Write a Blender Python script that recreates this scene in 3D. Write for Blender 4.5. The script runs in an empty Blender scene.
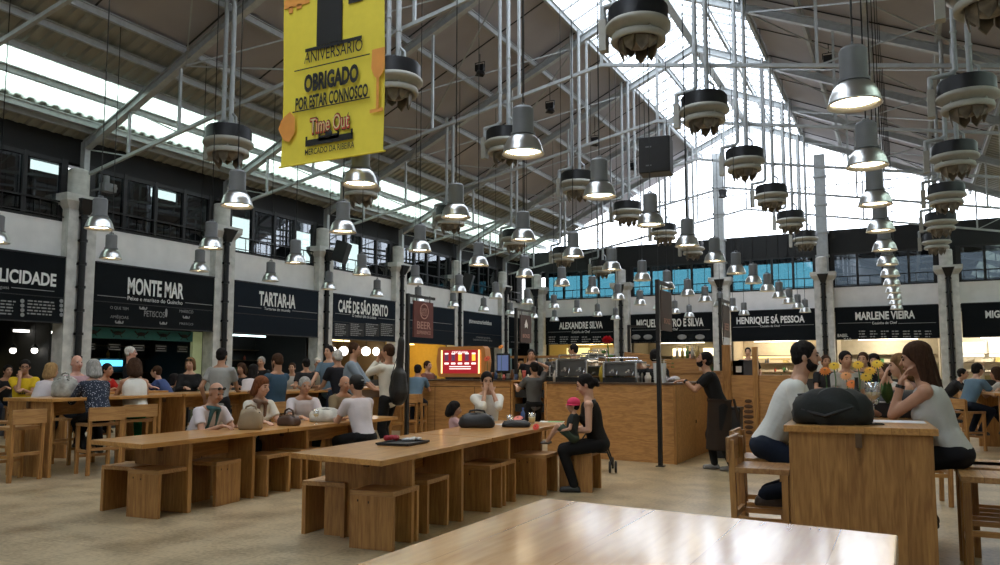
import bpy, bmesh, math, random
from mathutils import Vector, Matrix, Euler
random.seed(7)
C = bpy.context.scene.collection
PI = math.pi
V = Vector
# ---------------------------------------------------------------- camera
F=780.; PH=math.radians(27.6); TH=math.radians(5); SH=20.; EYE=1.42
_r=V((math.cos(PH),math.sin(PH),0))
_f=V((-math.sin(PH)*math.cos(TH),math.cos(PH)*math.cos(TH),math.sin(TH)))
_u=V((math.sin(PH)*math.sin(TH),-math.cos(PH)*math.sin(TH),math.cos(TH)))
cam=bpy.data.cameras.new('camera'); cam.sensor_width=36; cam.lens=F/1000*36; cam.shift_y=SH/1000
cam.clip_start=.05; cam.clip_end=300
co=bpy.data.objects.new('camera',cam); C.objects.link(co)
m=Matrix((( _r.x,_u.x,-_f.x,0),(_r.y,_u.y,-_f.y,0),(_r.z,_u.z,-_f.z,EYE),(0,0,0,1)))
co.matrix_world=m
bpy.context.scene.camera=co
def ray(px,py):
    return _r*((px-500)/F)+_u*((282.5+SH-py)/F)+_f
def at(px,py,x=None,y=None,z=None,d=None):
    """point seen at a pixel of the photograph on a plane x=, y=, z= or at depth d"""
    r=ray(px,py); o=V((0,0,EYE))
    if d is not None: t=d
    elif x is not None: t=(x-o.x)/r.x
    elif y is not None: t=(y-o.y)/r.y
    else: t=(z-o.z)/r.z
    return o+r*t
# ---------------------------------------------------------------- materials
MT={}
def mat(name,col,rough=.6,metal=0,spec=.5,emit=None,es=1,noise=0,nscale=8,bump=0,bscale=40,coat=0,alpha=None,stretch=None):
    if name in MT: return MT[name]
    m=bpy.data.materials.new(name); m.use_nodes=True; nt=m.node_tree; b=nt.nodes['Principled BSDF']
    b.inputs['Base Color'].default_value=(*col,1); b.inputs['Roughness'].default_value=rough
    b.inputs['Metallic'].default_value=metal; b.inputs['Specular IOR Level'].default_value=spec
    b.inputs['Coat Weight'].default_value=coat
    if emit: b.inputs['Emission Color'].default_value=(*emit,1); b.inputs['Emission Strength'].default_value=es
    tc=nt.nodes.new('ShaderNodeTexCoord'); mp=nt.nodes.new('ShaderNodeMapping')
    nt.links.new(tc.outputs['Object'],mp.inputs['Vector'])
    if stretch: mp.inputs['Scale'].default_value=stretch
    n=nt.nodes.new('ShaderNodeTexNoise'); n.inputs['Scale'].default_value=nscale; n.inputs['Detail'].default_value=4
    nt.links.new(mp.outputs[0],n.inputs['Vector'])
    r=nt.nodes.new('ShaderNodeValToRGB'); a=noise if noise else .06
    r.color_ramp.elements[0].position=.3; r.color_ramp.elements[1].position=.7
    r.color_ramp.elements[0].color=(*[c*(1-a) for c in col],1); r.color_ramp.elements[1].color=(*[min(1,c*(1+a)) for c in col],1)
    nt.links.new(n.outputs['Fac'],r.inputs[0]); nt.links.new(r.outputs[0],b.inputs['Base Color'])
    if bump:
        n2=nt.nodes.new('ShaderNodeTexNoise'); n2.inputs['Scale'].default_value=bscale; n2.inputs['Detail'].default_value=3
        nt.links.new(mp.outputs[0],n2.inputs['Vector'])
        bp=nt.nodes.new('ShaderNodeBump'); bp.inputs['Strength'].default_value=bump; bp.inputs['Distance'].default_value=.01
        nt.links.new(n2.outputs['Fac'],bp.inputs['Height']); nt.links.new(bp.outputs[0],b.inputs['Normal'])
    MT[name]=m; return m
def wood(name,c1,c2,axis='y',rough=.35,plank=.12,knots=True,coat=.2,glossy=None):
    """long-grained timber glued from boards; axis = direction of the grain"""
    if name in MT: return MT[name]
    m=bpy.data.materials.new(name); m.use_nodes=True; nt=m.node_tree; N=nt.nodes; L=nt.links; b=N['Principled BSDF']
    tc=N.new('ShaderNodeTexCoord'); mp=N.new('ShaderNodeMapping'); L.new(tc.outputs['Object'],mp.inputs[0])
    s={'x':(1,9,9),'y':(9,1,9),'z':(9,9,1)}[axis]; mp.inputs['Scale'].default_value=s
    # boards
    sp=N.new('ShaderNodeSeparateXYZ'); L.new(tc.outputs['Object'],sp.inputs[0])
    ca={'x':'Y','y':'X','z':'X'}[axis]
    su=N.new('ShaderNodeMath'); su.operation='ADD'; L.new(sp.outputs[ca],su.inputs[0])
    if axis=='z': L.new(sp.outputs['Y'],su.inputs[1])
    else: su.inputs[1].default_value=50.03
    dv=N.new('ShaderNodeMath'); dv.operation='DIVIDE'; L.new(su.outputs[0],dv.inputs[0]); dv.inputs[1].default_value=plank
    fl=N.new('ShaderNodeMath'); fl.operation='FLOOR'; L.new(dv.outputs[0],fl.inputs[0])
    wn=N.new('ShaderNodeTexWhiteNoise'); wn.noise_dimensions='1D'; L.new(fl.outputs[0],wn.inputs['W'])
    fr=N.new('ShaderNodeMath'); fr.operation='FRACT'; L.new(dv.outputs[0],fr.inputs[0])
    gp=N.new('ShaderNodeMath'); gp.operation='LESS_THAN'; L.new(fr.outputs[0],gp.inputs[0]); gp.inputs[1].default_value=.010
    ad=N.new('ShaderNodeVectorMath'); ad.operation='ADD'; L.new(mp.outputs[0],ad.inputs[0])
    wm=N.new('ShaderNodeVectorMath'); wm.operation='SCALE'; L.new(wn.outputs['Color'],wm.inputs[0]); wm.inputs['Scale'].default_value=40
    L.new(wm.outputs[0],ad.inputs[1])
    n=N.new('ShaderNodeTexNoise'); n.inputs['Scale'].default_value=1.1; n.inputs['Detail'].default_value=3; n.inputs['Distortion'].default_value=.6
    L.new(ad.outputs[0],n.inputs['Vector'])
    mu=N.new('ShaderNodeMath'); mu.operation='MULTIPLY'; L.new(n.outputs['Fac'],mu.inputs[0]); mu.inputs[1].default_value=26
    si=N.new('ShaderNodeMath'); si.operation='SINE'; L.new(mu.outputs[0],si.inputs[0])
    n2=N.new('ShaderNodeTexNoise'); n2.inputs['Scale'].default_value=7; n2.inputs['Detail'].default_value=5; L.new(ad.outputs[0],n2.inputs['Vector'])
    mx=N.new('ShaderNodeMath'); mx.operation='MULTIPLY_ADD'; L.new(si.outputs[0],mx.inputs[0]); mx.inputs[1].default_value=.16; L.new(n2.outputs['Fac'],mx.inputs[2])
    ad2=N.new('ShaderNodeMath'); ad2.operation='MULTIPLY_ADD'; L.new(wn.outputs['Value'],ad2.inputs[0]); ad2.inputs[1].default_value=.3; L.new(mx.outputs[0],ad2.inputs[2])
    rp=N.new('ShaderNodeValToRGB'); L.new(ad2.outputs[0],rp.inputs[0])
    rp.color_ramp.elements[0].position=.3; rp.color_ramp.elements[1].position=1.0
    rp.color_ramp.elements[0].color=(*c2,1); rp.color_ramp.elements[1].color=(*c1,1)
    mc=N.new('ShaderNodeMix'); mc.data_type='RGBA'; L.new(gp.outputs[0],mc.inputs[0]); L.new(rp.outputs[0],mc.inputs[6]); mc.inputs[7].default_value=(*[c*(.9 if 'pine_top' in name else .6) for c in c2],1)
    last=mc.outputs[2]
    if knots:
        vo=N.new('ShaderNodeTexVoronoi'); vo.inputs['Scale'].default_value=.55
        mk=N.new('ShaderNodeMapping'); L.new(tc.outputs['Object'],mk.inputs[0]); mk.inputs['Scale'].default_value={'x':(2,6,6),'y':(6,2,6),'z':(6,6,2)}[axis]
        L.new(mk.outputs[0],vo.inputs['Vector'])
        lt=N.new('ShaderNodeValToRGB'); lt.color_ramp.elements[0].position=.03; lt.color_ramp.elements[1].position=.09
        lt.color_ramp.elements[0].color=(1,1,1,1); lt.color_ramp.elements[1].color=(0,0,0,1)
        L.new(vo.outputs['Distance'],lt.inputs[0])
        m2=N.new('ShaderNodeMix'); m2.data_type='RGBA'; L.new(lt.outputs[0],m2.inputs[0]); L.new(last,m2.inputs[6]); m2.inputs[7].default_value=(*[c*.4 for c in c2],1)
        last=m2.outputs[2]
    L.new(last,b.inputs['Base Color']); b.inputs['Roughness'].default_value=rough; b.inputs['Coat Weight'].default_value=coat; b.inputs['Coat Roughness'].default_value=.12
    bp=N.new('ShaderNodeBump'); bp.inputs['Strength'].default_value=.15; bp.inputs['Distance'].default_value=.003; L.new(mx.outputs[0],bp.inputs['Height']); L.new(bp.outputs[0],b.inputs['Normal'])
    MT[name]=m; return m
def glass(name,col,rough=.02,trans=.85,gl=.15,diff=None):
    if name in MT: return MT[name]
    m=bpy.data.materials.new(name); m.use_nodes=True; nt=m.node_tree; N=nt.nodes; L=nt.links
    for n in list(N): N.remove(n)
    o=N.new('ShaderNodeOutputMaterial'); t=N.new('ShaderNodeBsdfTransparent'); t.inputs[0].default_value=(*col,1)
    g=N.new('ShaderNodeBsdfGlossy'); g.inputs['Roughness'].default_value=rough; g.inputs[0].default_value=(.9,.95,1,1)
    mx=N.new('ShaderNodeMixShader'); mx.inputs[0].default_value=gl; L.new(t.outputs[0],mx.inputs[1]); L.new(g.outputs[0],mx.inputs[2])
    last=mx.outputs[0]
    if diff:
        d=N.new('ShaderNodeBsdfTranslucent'); d.inputs[0].default_value=(*diff,1)
        m2=N.new('ShaderNodeMixShader'); m2.inputs[0].default_value=.55; L.new(last,m2.inputs[1]); L.new(d.outputs[0],m2.inputs[2]); last=m2.outputs[0]
    L.new(last,o.inputs[0]); MT[name]=m; return m
# ---------------------------------------------------------------- mesh builder
class B:
    def __init__(s): s.v=[]; s.f=[]; s.sm=[]; s.mi=[]; s.cur=0
    def add(s,vs,fs,smooth=False,M=None):
        o=len(s.v)
        s.v+= [tuple(M@V(p)) if M else tuple(p) for p in vs]
        for f in fs: s.f.append([i+o for i in f]); s.sm.append(smooth); s.mi.append(s.cur)
        return s
    def box(s,c,d,rz=0,M=None):
        x,y,z=[a/2 for a in d]; R=Matrix.Translation(V(c))@Matrix.Rotation(rz,4,'Z')
        if M: R=M@R
        return s.add([(i*x,j*y,k*z) for i in(-1,1) for j in(-1,1) for k in(-1,1)],[(0,1,3,2),(4,6,7,5),(0,4,5,1),(2,3,7,6),(0,2,6,4),(1,5,7,3)],False,R)
    def bb(s,a,b,M=None):
        return s.box([(a[i]+b[i])/2 for i in range(3)],[abs(a[i]-b[i]) for i in range(3)],0,M)
    def bar(s,p,q,w,h,up=(0,0,1)):
        p=V(p);q=V(q);d=(q-p); l=d.length; y=d/l; u=V(up); x=y.cross(u)
        if x.length<1e-4: x=y.cross(V((1,0,0)))
        x.normalize(); z=x.cross(y); R=Matrix.Translation((p+q)/2)@Matrix((x,y,z)).transposed().to_4x4()
        return s.box((0,0,0),(w,l,h),0,R)
    def cyl(s,p,q,r,r2=None,n=16,caps=True,smooth=True,M=None):
        p=V(p);q=V(q); r2=r if r2 is None else r2; d=(q-p).normalized(); a=d.orthogonal().normalized(); b=d.cross(a)
        vs=[];
        for i in range(n):
            t=2*PI*i/n; k=a*math.cos(t)+b*math.sin(t); vs+=[p+k*r,q+k*r2]
        fs=[(2*i,2*((i+1)%n),2*((i+1)%n)+1,2*i+1) for i in range(n)]
        s.add(vs,fs,smooth,M)
        if caps: s.add(vs,[tuple(2*i for i in range(n))[::-1],tuple(2*i+1 for i in range(n))],False,M)
        return s
    def lathe(s,prof,c=(0,0,0),n=24,M=None,caps=False):
        vs=[]; k=len(prof)
        for i in range(n):
            t=2*PI*i/n
            for r,z in prof: vs.append((c[0]+r*math.cos(t),c[1]+r*math.sin(t),c[2]+z))
        fs=[]
        for i in range(n):
            j=(i+1)%n
            for a in range(k-1): fs.append((i*k+a,j*k+a,j*k+a+1,i*k+a+1))
        s.add(vs,fs,True,M)
        if caps: s.add(vs,[tuple(i*k for i in range(n))[::-1],tuple(i*k+k-1 for i in range(n))],False,M)
        return s
    def sph(s,c,r,n=16,M=None):
        if not hasattr(r,'__len__'): r=(r,r,r)
        vs=[];fs=[];h=n//2
        for j in range(h+1):
            t=PI*j/h
            for i in range(n):
                a=2*PI*i/n; vs.append((c[0]+r[0]*math.sin(t)*math.cos(a),c[1]+r[1]*math.sin(t)*math.sin(a),c[2]+r[2]*math.cos(t)))
        for j in range(h):
            for i in range(n):
                k=(i+1)%n; fs.append((j*n+i,(j+1)*n+i,(j+1)*n+k,j*n+k))
        return s.add(vs,fs,True,M)
    def tube(s,pts,r,n=8,M=None):
        pts=[V(p) for p in pts]
        for a,b in zip(pts,pts[1:]): s.cyl(a,b,r,n=n,M=M)
        for p in pts[1:-1]: s.sph(p,r,n=n,M=M)
        return s
    def cap(s,p,q,r,r2=None,n=12,M=None):
        """capsule with round ends"""
        r2=r if r2 is None else r2
        s.cyl(p,q,r,r2,n=n,M=M); s.sph(p,r,n=n,M=M); s.sph(q,r2,n=n,M=M); return s
    def prism(s,poly,z0,z1,M=None):
        n=len(poly); vs=[(x,y,z0) for x,y in poly]+[(x,y,z1) for x,y in poly]
        fs=[tuple(range(n))[::-1],tuple(range(n,2*n))]+[(i,(i+1)%n,(i+1)%n+n,i+n) for i in range(n)]
        return s.add(vs,fs,False,M)
    def mesh(s,name,mats=()):
        me=bpy.data.meshes.new(name); me.from_pydata([tuple(p) for p in s.v],[],s.f)
        me.polygons.foreach_set('use_smooth',s.sm); me.polygons.foreach_set('material_index',s.mi)
        for m in mats: me.materials.append(m)
        me.update(); return me
    def build(s,name,mats,parent=None,loc=None,rz=0,bev=0):
        if not isinstance(mats,(list,tuple)): mats=[mats]
        o=bpy.data.objects.new(name,s.mesh(name,mats)); C.objects.link(o)
        if parent: o.parent=parent
        if loc is not None: o.location=loc
        if rz: o.rotation_euler.z=rz
        if bev:
            m=o.modifiers.new('b','BEVEL'); m.width=bev; m.segments=2; m.limit_method='ANGLE'
        return o
def tag(o,label,cat,group=None,kind=None):
    o['label']=label; o['category']=cat
    if group: o['group']=group
    if kind: o['kind']=kind
    return o
def thing(name,label,cat,loc=(0,0,0),rz=0,group=None):
    o=bpy.data.objects.new(name,None); C.objects.link(o); o.location=loc; o.rotation_euler.z=rz; o.empty_display_size=.1
    return tag(o,label,cat,group)
def struct(o): o['kind']='structure'; return o
def copy_tree(o,parent=None,loc=None,rz=None,label=None):
    c=o.copy(); C.objects.link(c); c.parent=parent
    if loc is not None: c.location=loc
    if rz is not None: c.rotation_euler.z=rz
    if label: c['label']=label
    for ch in list(o.children): copy_tree(ch,c)
    return c
ORD=['nearest','second nearest','third nearest','fourth nearest','fifth nearest','sixth nearest','seventh nearest','eighth nearest','ninth nearest','tenth nearest','eleventh nearest','twelfth nearest','thirteenth nearest']
XF,XB=V((1,0,0)),V((0,0,0))
def lettering(txt,parent,m,origin,dx,height,width=None,align='CENTER',bold=0.,depth=.004,name='lettering',condense=.62,shear=0,up=V((0,0,1))):
    """text as a mesh: origin = middle (or start) of the baseline in parent space, dx = reading direction"""
    cu=bpy.data.curves.new(name,'FONT'); cu.body=txt; cu.size=1; cu.extrude=.0; cu.offset=bold; cu.resolution_u=3; cu.shear=shear
    t=bpy.data.objects.new(name,cu); C.objects.link(t)
    dg=bpy.context.evaluated_depsgraph_get(); dg.update(); me=bpy.data.meshes.new_from_object(t.evaluated_get(dg))
    bpy.data.objects.remove(t)
    xs=[v.co.x for v in me.vertices]
    if not xs: return None
    x0,x1=min(xs),max(xs); sy=height/.7; sx=(width/(x1-x0)) if width else sy*condense
    W=(x1-x0)*sx; sh={'CENTER':-W/2,'LEFT':0,'RIGHT':-W}[align]
    dx=V(dx).normalized(); nz=dx.cross(up)
    M=Matrix.Translation(V(origin)+nz*depth)@Matrix((dx,up,nz)).transposed().to_4x4()
    for v in me.vertices: v.co=M@V(((v.co.x-x0)*sx+sh,v.co.y*sy,0))
    me.materials.clear(); me.materials.append(m)
    o=bpy.data.objects.new(name,me); C.objects.link(o); o.parent=parent
    return o
# palette
OAK1,OAK2=(.54,.275,.080),(.29,.125,.030)
W_top=wood('oak_top',OAK1,OAK2,'y',rough=.3,plank=.16,coat=.35)
W_pan=wood('oak_panel',(.48,.245,.072),(.26,.115,.030),'z',rough=.5,plank=.17,knots=False,coat=.05)
W_x=wood('oak_cross',(.46,.25,.09),(.26,.12,.038),'x',rough=.45,plank=.3,knots=False,coat=.1)
W_ctr=wood('counter_pine',(.56,.29,.10),(.34,.16,.05),'x',rough=.45,plank=.9,knots=False,coat=.1)
W_fore=wood('pine_top',(.74,.42,.17),(.50,.22,.07),'y',rough=.27,plank=.23,knots=True,coat=.6)
blk=mat('black_paint',(.012,.012,.013),.5)
blkm=mat('black_metal',(.015,.015,.016),.4,.3)
stone=mat('column_stone',(.60,.59,.56),.8,noise=.18,nscale=5,bump=.3,bscale=25)
white=mat('white_plaster',(.80,.78,.77),.9,noise=.05,nscale=3)
steel=mat('painted_steel',(.38,.40,.40),.5,.2,noise=.1)
alu=mat('spun_aluminium',(.62,.62,.60),.28,.95,noise=.05)
grey=mat('grey_casing',(.17,.175,.18),.5,.2)
cream=mat('cream_enamel',(.36,.35,.30),.5)
lampglow=mat('lamp_glow',(1,.9,.7),.5,emit=(1,.80,.50),es=22)
signb=mat('sign_board_black',(.006,.008,.010),.8,spec=.15)
signblue=mat('sign_board_slate',(.009,.014,.022),.8,spec=.15)
letw=mat('sign_letter_white',(.80,.80,.78),.7)
letg=mat('sign_letter_grey',(.30,.30,.30),.7)
# ================================================================ architecture
XL,XR,YB,YF=-17.5,5.9,35.5,-9.0
RX=-5.8; EZ=6.95; SL=.455
def roofz(x): return EZ+SL*((x-XL) if x<=RX else (XR-x))
# floor
m=bpy.data.materials.new('floor_stone'); m.use_nodes=True; nt=m.node_tree; N=nt.nodes; L=nt.links; b=N['Principled BSDF']
tc=N.new('ShaderNodeTexCoord')
n1=N.new('ShaderNodeTexNoise'); n1.inputs['Scale'].default_value=2.2; n1.inputs['Detail'].default_value=6; L.new(tc.outputs['Object'],n1.inputs[0])
n2=N.new('ShaderNodeTexNoise'); n2.inputs['Scale'].default_value=28; n2.inputs['Detail'].default_value=4; L.new(tc.outputs['Object'],n2.inputs[0])
br=N.new('ShaderNodeTexBrick'); br.inputs['Scale'].default_value=1; br.offset=.5
br.inputs['Brick Width'].default_value=.9; br.inputs['Row Height'].default_value=.6; br.inputs['Mortar Size'].default_value=.004
br.inputs['Color1'].default_value=(1,1,1,1); br.inputs['Color2'].default_value=(.9,.9,.9,1); br.inputs['Mortar'].default_value=(.6,.6,.6,1)
L.new(tc.outputs['Object'],br.inputs[0])
ad=N.new('ShaderNodeMath'); ad.operation='MULTIPLY_ADD'; L.new(n2.outputs['Fac'],ad.inputs[0]); ad.inputs[1].default_value=.75; L.new(n1.outputs['Fac'],ad.inputs[2])
rp=N.new('ShaderNodeValToRGB'); rp.color_ramp.elements[0].position=.55; rp.color_ramp.elements[1].position=1.0
rp.color_ramp.elements[0].color=(.165,.118,.062,1); rp.color_ramp.elements[1].color=(.50,.39,.24,1); L.new(ad.outputs[0],rp.inputs[0])
mm=N.new('ShaderNodeMix'); mm.data_type='RGBA'; mm.blend_type='MULTIPLY'; mm.inputs[0].default_value=1; L.new(rp.outputs[0],mm.inputs[6]); L.new(br.outputs[0],mm.inputs[7]); L.new(mm.outputs[2],b.inputs['Base Color'])
b.inputs['Roughness'].default_value=.30; b.inputs['Specular IOR Level'].default_value=.4
struct(B().bb((-21.5,YF-.5,-.1),(9.5,39.5,0)).build('floor',m))
# --- walls
wm=white
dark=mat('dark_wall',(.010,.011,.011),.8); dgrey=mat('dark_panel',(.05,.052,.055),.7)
wl=B().bb((XL-.15,YF,4.05),(XL+.05,YB,4.9)); ow=struct(wl.build('wall_left',wm))
gl=B().bb((XL-3.4,YF,4.75),(XL-.15,YB+3,4.9)); gl.bb((XL-3.6,YF,0),(XL-3.4,YB+3,4.9)); gl.bb((XL-1.9,YF,4.9),(XL-1.75,16,6.45)); gl.bb((XL-1.9,16,4.9),(XL-1.75,YB+3,5.2)); gl.bb((XL-1.9,YF,6.78),(XL-1.75,YB+3,7.3)); gl.bb((XL-1.9,16,6.45),(XL-1.75,YB+3,7.3)); gl.bb((XL-1.9,28.5,4.9),(XL-1.75,YB+3,7.3)); gl.bb((XL-1.9,YB+.1,4.9),(XL+.1,YB+.25,7.3)); gl.bb((XL-3.6,YF,7.2),(XL-.0,YB+3,7.3))
for y in range(-8,39,3): gl.bb((XL-1.9,y,5.1),(XL-1.75,y+1.5+.5*(y%2),6.85))
gl.bb((XL-.15,YF,6.35),(XL+.02,YB,EZ+.02))
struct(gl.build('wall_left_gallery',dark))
wb=B().bb((XL,YB-.05,4.05),(XR+3.4,YB+.15,4.9)); struct(wb.build('wall_back',wm))
gb=B().bb((XL-3.4,YB+.15,4.75),(XR+3.6,YB+3.2,4.9)); gb.bb((XL-3.6,YB+3.2,0),(XR+3.6,YB+3.35,5.0))
gb.bb((XL-.2,YB-.05,6.35),(XR+3.6,YB+.1,7.35)); gb.bb((XL-3.6,YB+3.2,6.5),(XR+3.6,YB+3.35,7.3)); gb.bb((XL-3.6,YB+.1,7.25),(XR+3.6,YB+3.35,7.35))

for x_ in (-16.7,-11.87,-7.3,-3.05,1.5,5.7): gb.bb((x_-.42,YB-.02,4.85),(x_+.42,YB+.2,6.4))
gb.bb((XL-.3,YB-.4,4.85),(XL+.1,YB+.1,6.4))
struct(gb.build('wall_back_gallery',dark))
struct(B().bb((XR+3.4,YF,0),(XR+3.6,YB+3.35,7.3)).bb((XR,YF,4.05),(XR+.15,YB,EZ+.05)).bb((XR,YF,EZ-.1),(XR+3.6,YB+3,EZ+.1)).build('wall_right',wm))
fw=B().bb((XL-3.6,YF-.2,0),(XR+3.6,YF,7)); struct(fw.build('wall_front',wm))
g=B(); g.add([(XL,YF,EZ),(XR,YF,EZ),(RX,YF,roofz(RX)),(XL,YF-.2,EZ),(XR,YF-.2,EZ),(RX,YF-.2,roofz(RX))],[(0,1,2),(5,4,3),(0,3,4,1),(1,4,5,2),(2,5,3,0)]); struct(g.build('wall_front_gable',wm))
# glass gable at the back
gg=glass('gable_glass',(.90,.94,1.0),gl=.06)
g=B(); Yg=YB+.02
poly=[(XL+1.1,7.35),(XR-1.1,7.35),(XR-1.1,roofz(XR-1.1)-.05),(RX,roofz(RX)-.05),(XL+1.1,roofz(XL+1.1)-.05)]
g.add([(x,Yg,z) for x,z in poly],[(0,1,2,3,4)]); w1=struct(g.build('window_1',gg))
g=B()
x=XL+1.1
while x<XR-1:
    g.bb((x-.012,Yg-.03,7.3),(x+.012,Yg+.03,roofz(x)-.05)); x+=1.075
for z in (9.3,):
    hw=(roofz(RX)-.05-z)/SL; g.bb((RX-hw,Yg-.03,z-.02),(RX+hw,Yg+.03,z+.02))
g.build('window_frame',mat('gable_frame',(.35,.37,.40),.5),w1)
# posts through the gable
for px_ in (716,820):
    pass
# --- ceiling
def strip(xa,xb,thick=.05,wave=False,y0=YF,y1=YB+.1,amp=.06,pitch=.28):
    b=B()
    za,zb=roofz(xa),roofz(xb)
    if not wave:
        b.add([(xa,y0,za),(xb,y0,zb),(xb,y1,zb),(xa,y1,za),(xa,y0,za+thick),(xb,y0,zb+thick),(xb,y1,zb+thick),(xa,y1,za+thick)],[(0,3,2,1),(4,5,6,7),(0,1,5,4),(1,2,6,5),(2,3,7,6),(3,0,4,7)])
    else:
        vs=[];n=int((y1-y0)/pitch); k=0; fs=[]
        for i in range(n):
            y=y0+i*pitch
            for fy,h in ((0,0),(.3,0),(.42,amp),(.85,amp),(.97,0)):
                vs+=[(xa,y+fy*pitch,za+h),(xb,y+fy*pitch,zb+h)]
        for i in range(len(vs)//2-1): fs.append((2*i,2*i+2,2*i+3,2*i+1))
        b.add(vs,fs)
        vs2=[(x,y,z+thick+.03) for x,y,z in vs]; b.add(vs2,fs)
    return b
panm=mat('roof_panel',(.33,.31,.315),.8,noise=.06,nscale=1)
corm=mat('corrugated_sheet',(.30,.295,.25),.6,noise=.1,nscale=1.5)
SXA,SXB=-8.05,-3.55
ce=strip(-14.0,SXA); 
for bb_ in (strip(SXB,2.4),): ce.add(bb_.v,bb_.f)
ceil=struct(ce.build('ceiling',panm))
for a,b_ in ((XL-3.6,-16.75),(-15.4,-14.0)):
    pass
cc=strip(XL-.3,-16.75,wave=True); c2=strip(-15.4,-14.0,wave=True); cc.add(c2.v,c2.f)
c3=strip(2.4,3.8,wave=True); cc.add(c3.v,c3.f); c4=strip(5.15,XR+.3,wave=True); cc.add(c4.v,c4.f)
cc.build('corrugated_sheet',corm,ceil)
# seams across the panels
sb=B()
seam=mat('panel_seam',(.03,.03,.03),.8)
for k in range(-2,9):
    for f in (0,.5):
        y=7.22+4.38*(k+f)-4.38
        if y>YB or y<YF: continue
        for xa,xb in ((-14,SXA),(SXB,2.4)):
            sb.bar((xa,y,roofz(xa)-.012),(xb,y,roofz(xb)-.012),.03,.02)
for xx in (-12.5,-11.0,-9.5,-2.1,-.6,.9):
    sb.bb((xx-.015,YF,roofz(xx)-.02),(xx+.015,YB,roofz(xx)-.003))
sb.build('panel_seam',seam,ceil)
# purlins
for xx in (XL+.55,-16.75,-15.95,-15.3,-14.6,-13.9,-12.5,-11.0,-9.5,-8.05,-6.9,-4.7,-3.55,-2.1,-.6,.9,2.4,3.8,5.15):
    q=B().bb((xx-.04,YF,roofz(xx)-.2),(xx+.04,YB,roofz(xx)-.06)); q.bb((xx-.07,YF,roofz(xx)-.075),(xx+.07,YB,roofz(xx)-.05)); q.build('purlin',steel,ceil)
q=B().bb((RX-.12,YF,roofz(RX)-.28),(RX+.12,YB,roofz(RX)-.1)); q.build('ridge_beam',steel,ceil)
# skylights
gsk=glass('skylight_glass',(.93,.96,1.0),gl=.05)
sk=strip(SXA,RX,.01); s2=strip(RX,SXB,.01); sk.add(s2.v,s2.f); w2=struct(sk.build('window_2',gsk))
q=B(); y=YF+.3
while y<YB:
    for a,b_ in ((SXA,RX),(RX,SXB)): q.bar((a,y,roofz(a)-.03),(b_,y,roofz(b_)-.03),.05,.06)
    y+=.73
q.build('window_frame',steel,w2)
grp=glass('fibreglass_sheet',(.45,.50,.47),rough=.4,gl=.05,diff=(.80,.88,.82))
w3=struct(strip(-16.75,-15.4,.002,wave=True).build('window_3',grp)); w4=struct(strip(3.8,5.15,.002,wave=True).build('window_4',grp))
# --- roof trusses
TY=[7.22+4.38*k for k in range(-3,7)]
def truss(y,label):
    t=thing('roof_truss',label,'roof truss',(0,y,0),group='steel roof trusses')
    for sgn in (-1,1):
        xe=XL+.25 if sgn<0 else XR-.25
        r=B(); a=V((xe,0,roofz(xe)-.30)); c=V((RX,0,roofz(RX)-.36))
        r.bar(a,c,.06,.16); r.bar(a+V((0,0,.10)),c+V((0,0,.10)),.17,.025); r.bar(a-V((0,0,.10)),c-V((0,0,.10)),.17,.025)
        r.build('rafter',steel,t)
        xc=XL+.45 if sgn<0 else XR-.45
        lo=B(); lo.bar((xc,0,6.08),(RX,0,8.2),.07,.07); lo.build('lower_chord',steel,t)
        def low(x): return 6.08+(abs(x-xc)/abs(RX-xc))*2.12
        pts=[1.55,3.2,7.0,9.4]
        tp=[xe-sgn*p for p in pts]
        for x in tp:
            B().bar((x,0,low(x)),(x,0,roofz(x)-.36),.055,.055).build('post',steel,t)
        for i,(p,q) in enumerate(((xe,tp[0]),(tp[0],tp[1]),(tp[1],tp[2]))):
            B().bar((p,0,roofz(p)-.36),(q,0,low(q)),.028,.028).build('brace',steel,t)
        B().bar((xe,0,6.1),(xe,0,roofz(xe)-.2),.14,.16).build('end_post',steel,t)
    B().bar((RX,0,8.2),(RX,0,roofz(RX)-.4),.06,.06).build('post',steel,t)
    return t
for k,y in enumerate(TY[:-0 or None]):
    if y>0 and y<YB-1: truss(y,f'grey steel roof truss spanning the hall, {ORD[[q for q in TY if q>0].index(y)]} to the camera')
# wind braces / tie rods in the roof, each a slim rod
rodm=mat('tie_rod',(.10,.11,.11),.5,.3)
n=0
for i in range(2,8):
    y0=7.22+4.38*(i-2)
    if y0+4.38>YB: break
    t=thing('wind_brace',f'crossed thin steel bracing rods under the roof, in the {ORD[i-2]} bay','bracing',(0,y0,0),group='roof bracing rods')
    B().bar((-13.9,0,roofz(-13.9)-.45),(-8.2,4.38,roofz(-8.2)-.45),.03,.03).build('rod',steel,t)
    B().bar((-8.2,0,roofz(-8.2)-.45),(-13.9,4.38,roofz(-13.9)-.45),.03,.03).build('rod',steel,t)
    B().bar((-3.4,0,roofz(-3.4)-.45),(2.3,4.38,roofz(2.3)-.45),.03,.03).build('rod',steel,t)
    B().bar((2.3,0,roofz(2.3)-.45),(-3.4,4.38,roofz(-3.4)-.45),.03,.03).build('rod',steel,t)
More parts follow.
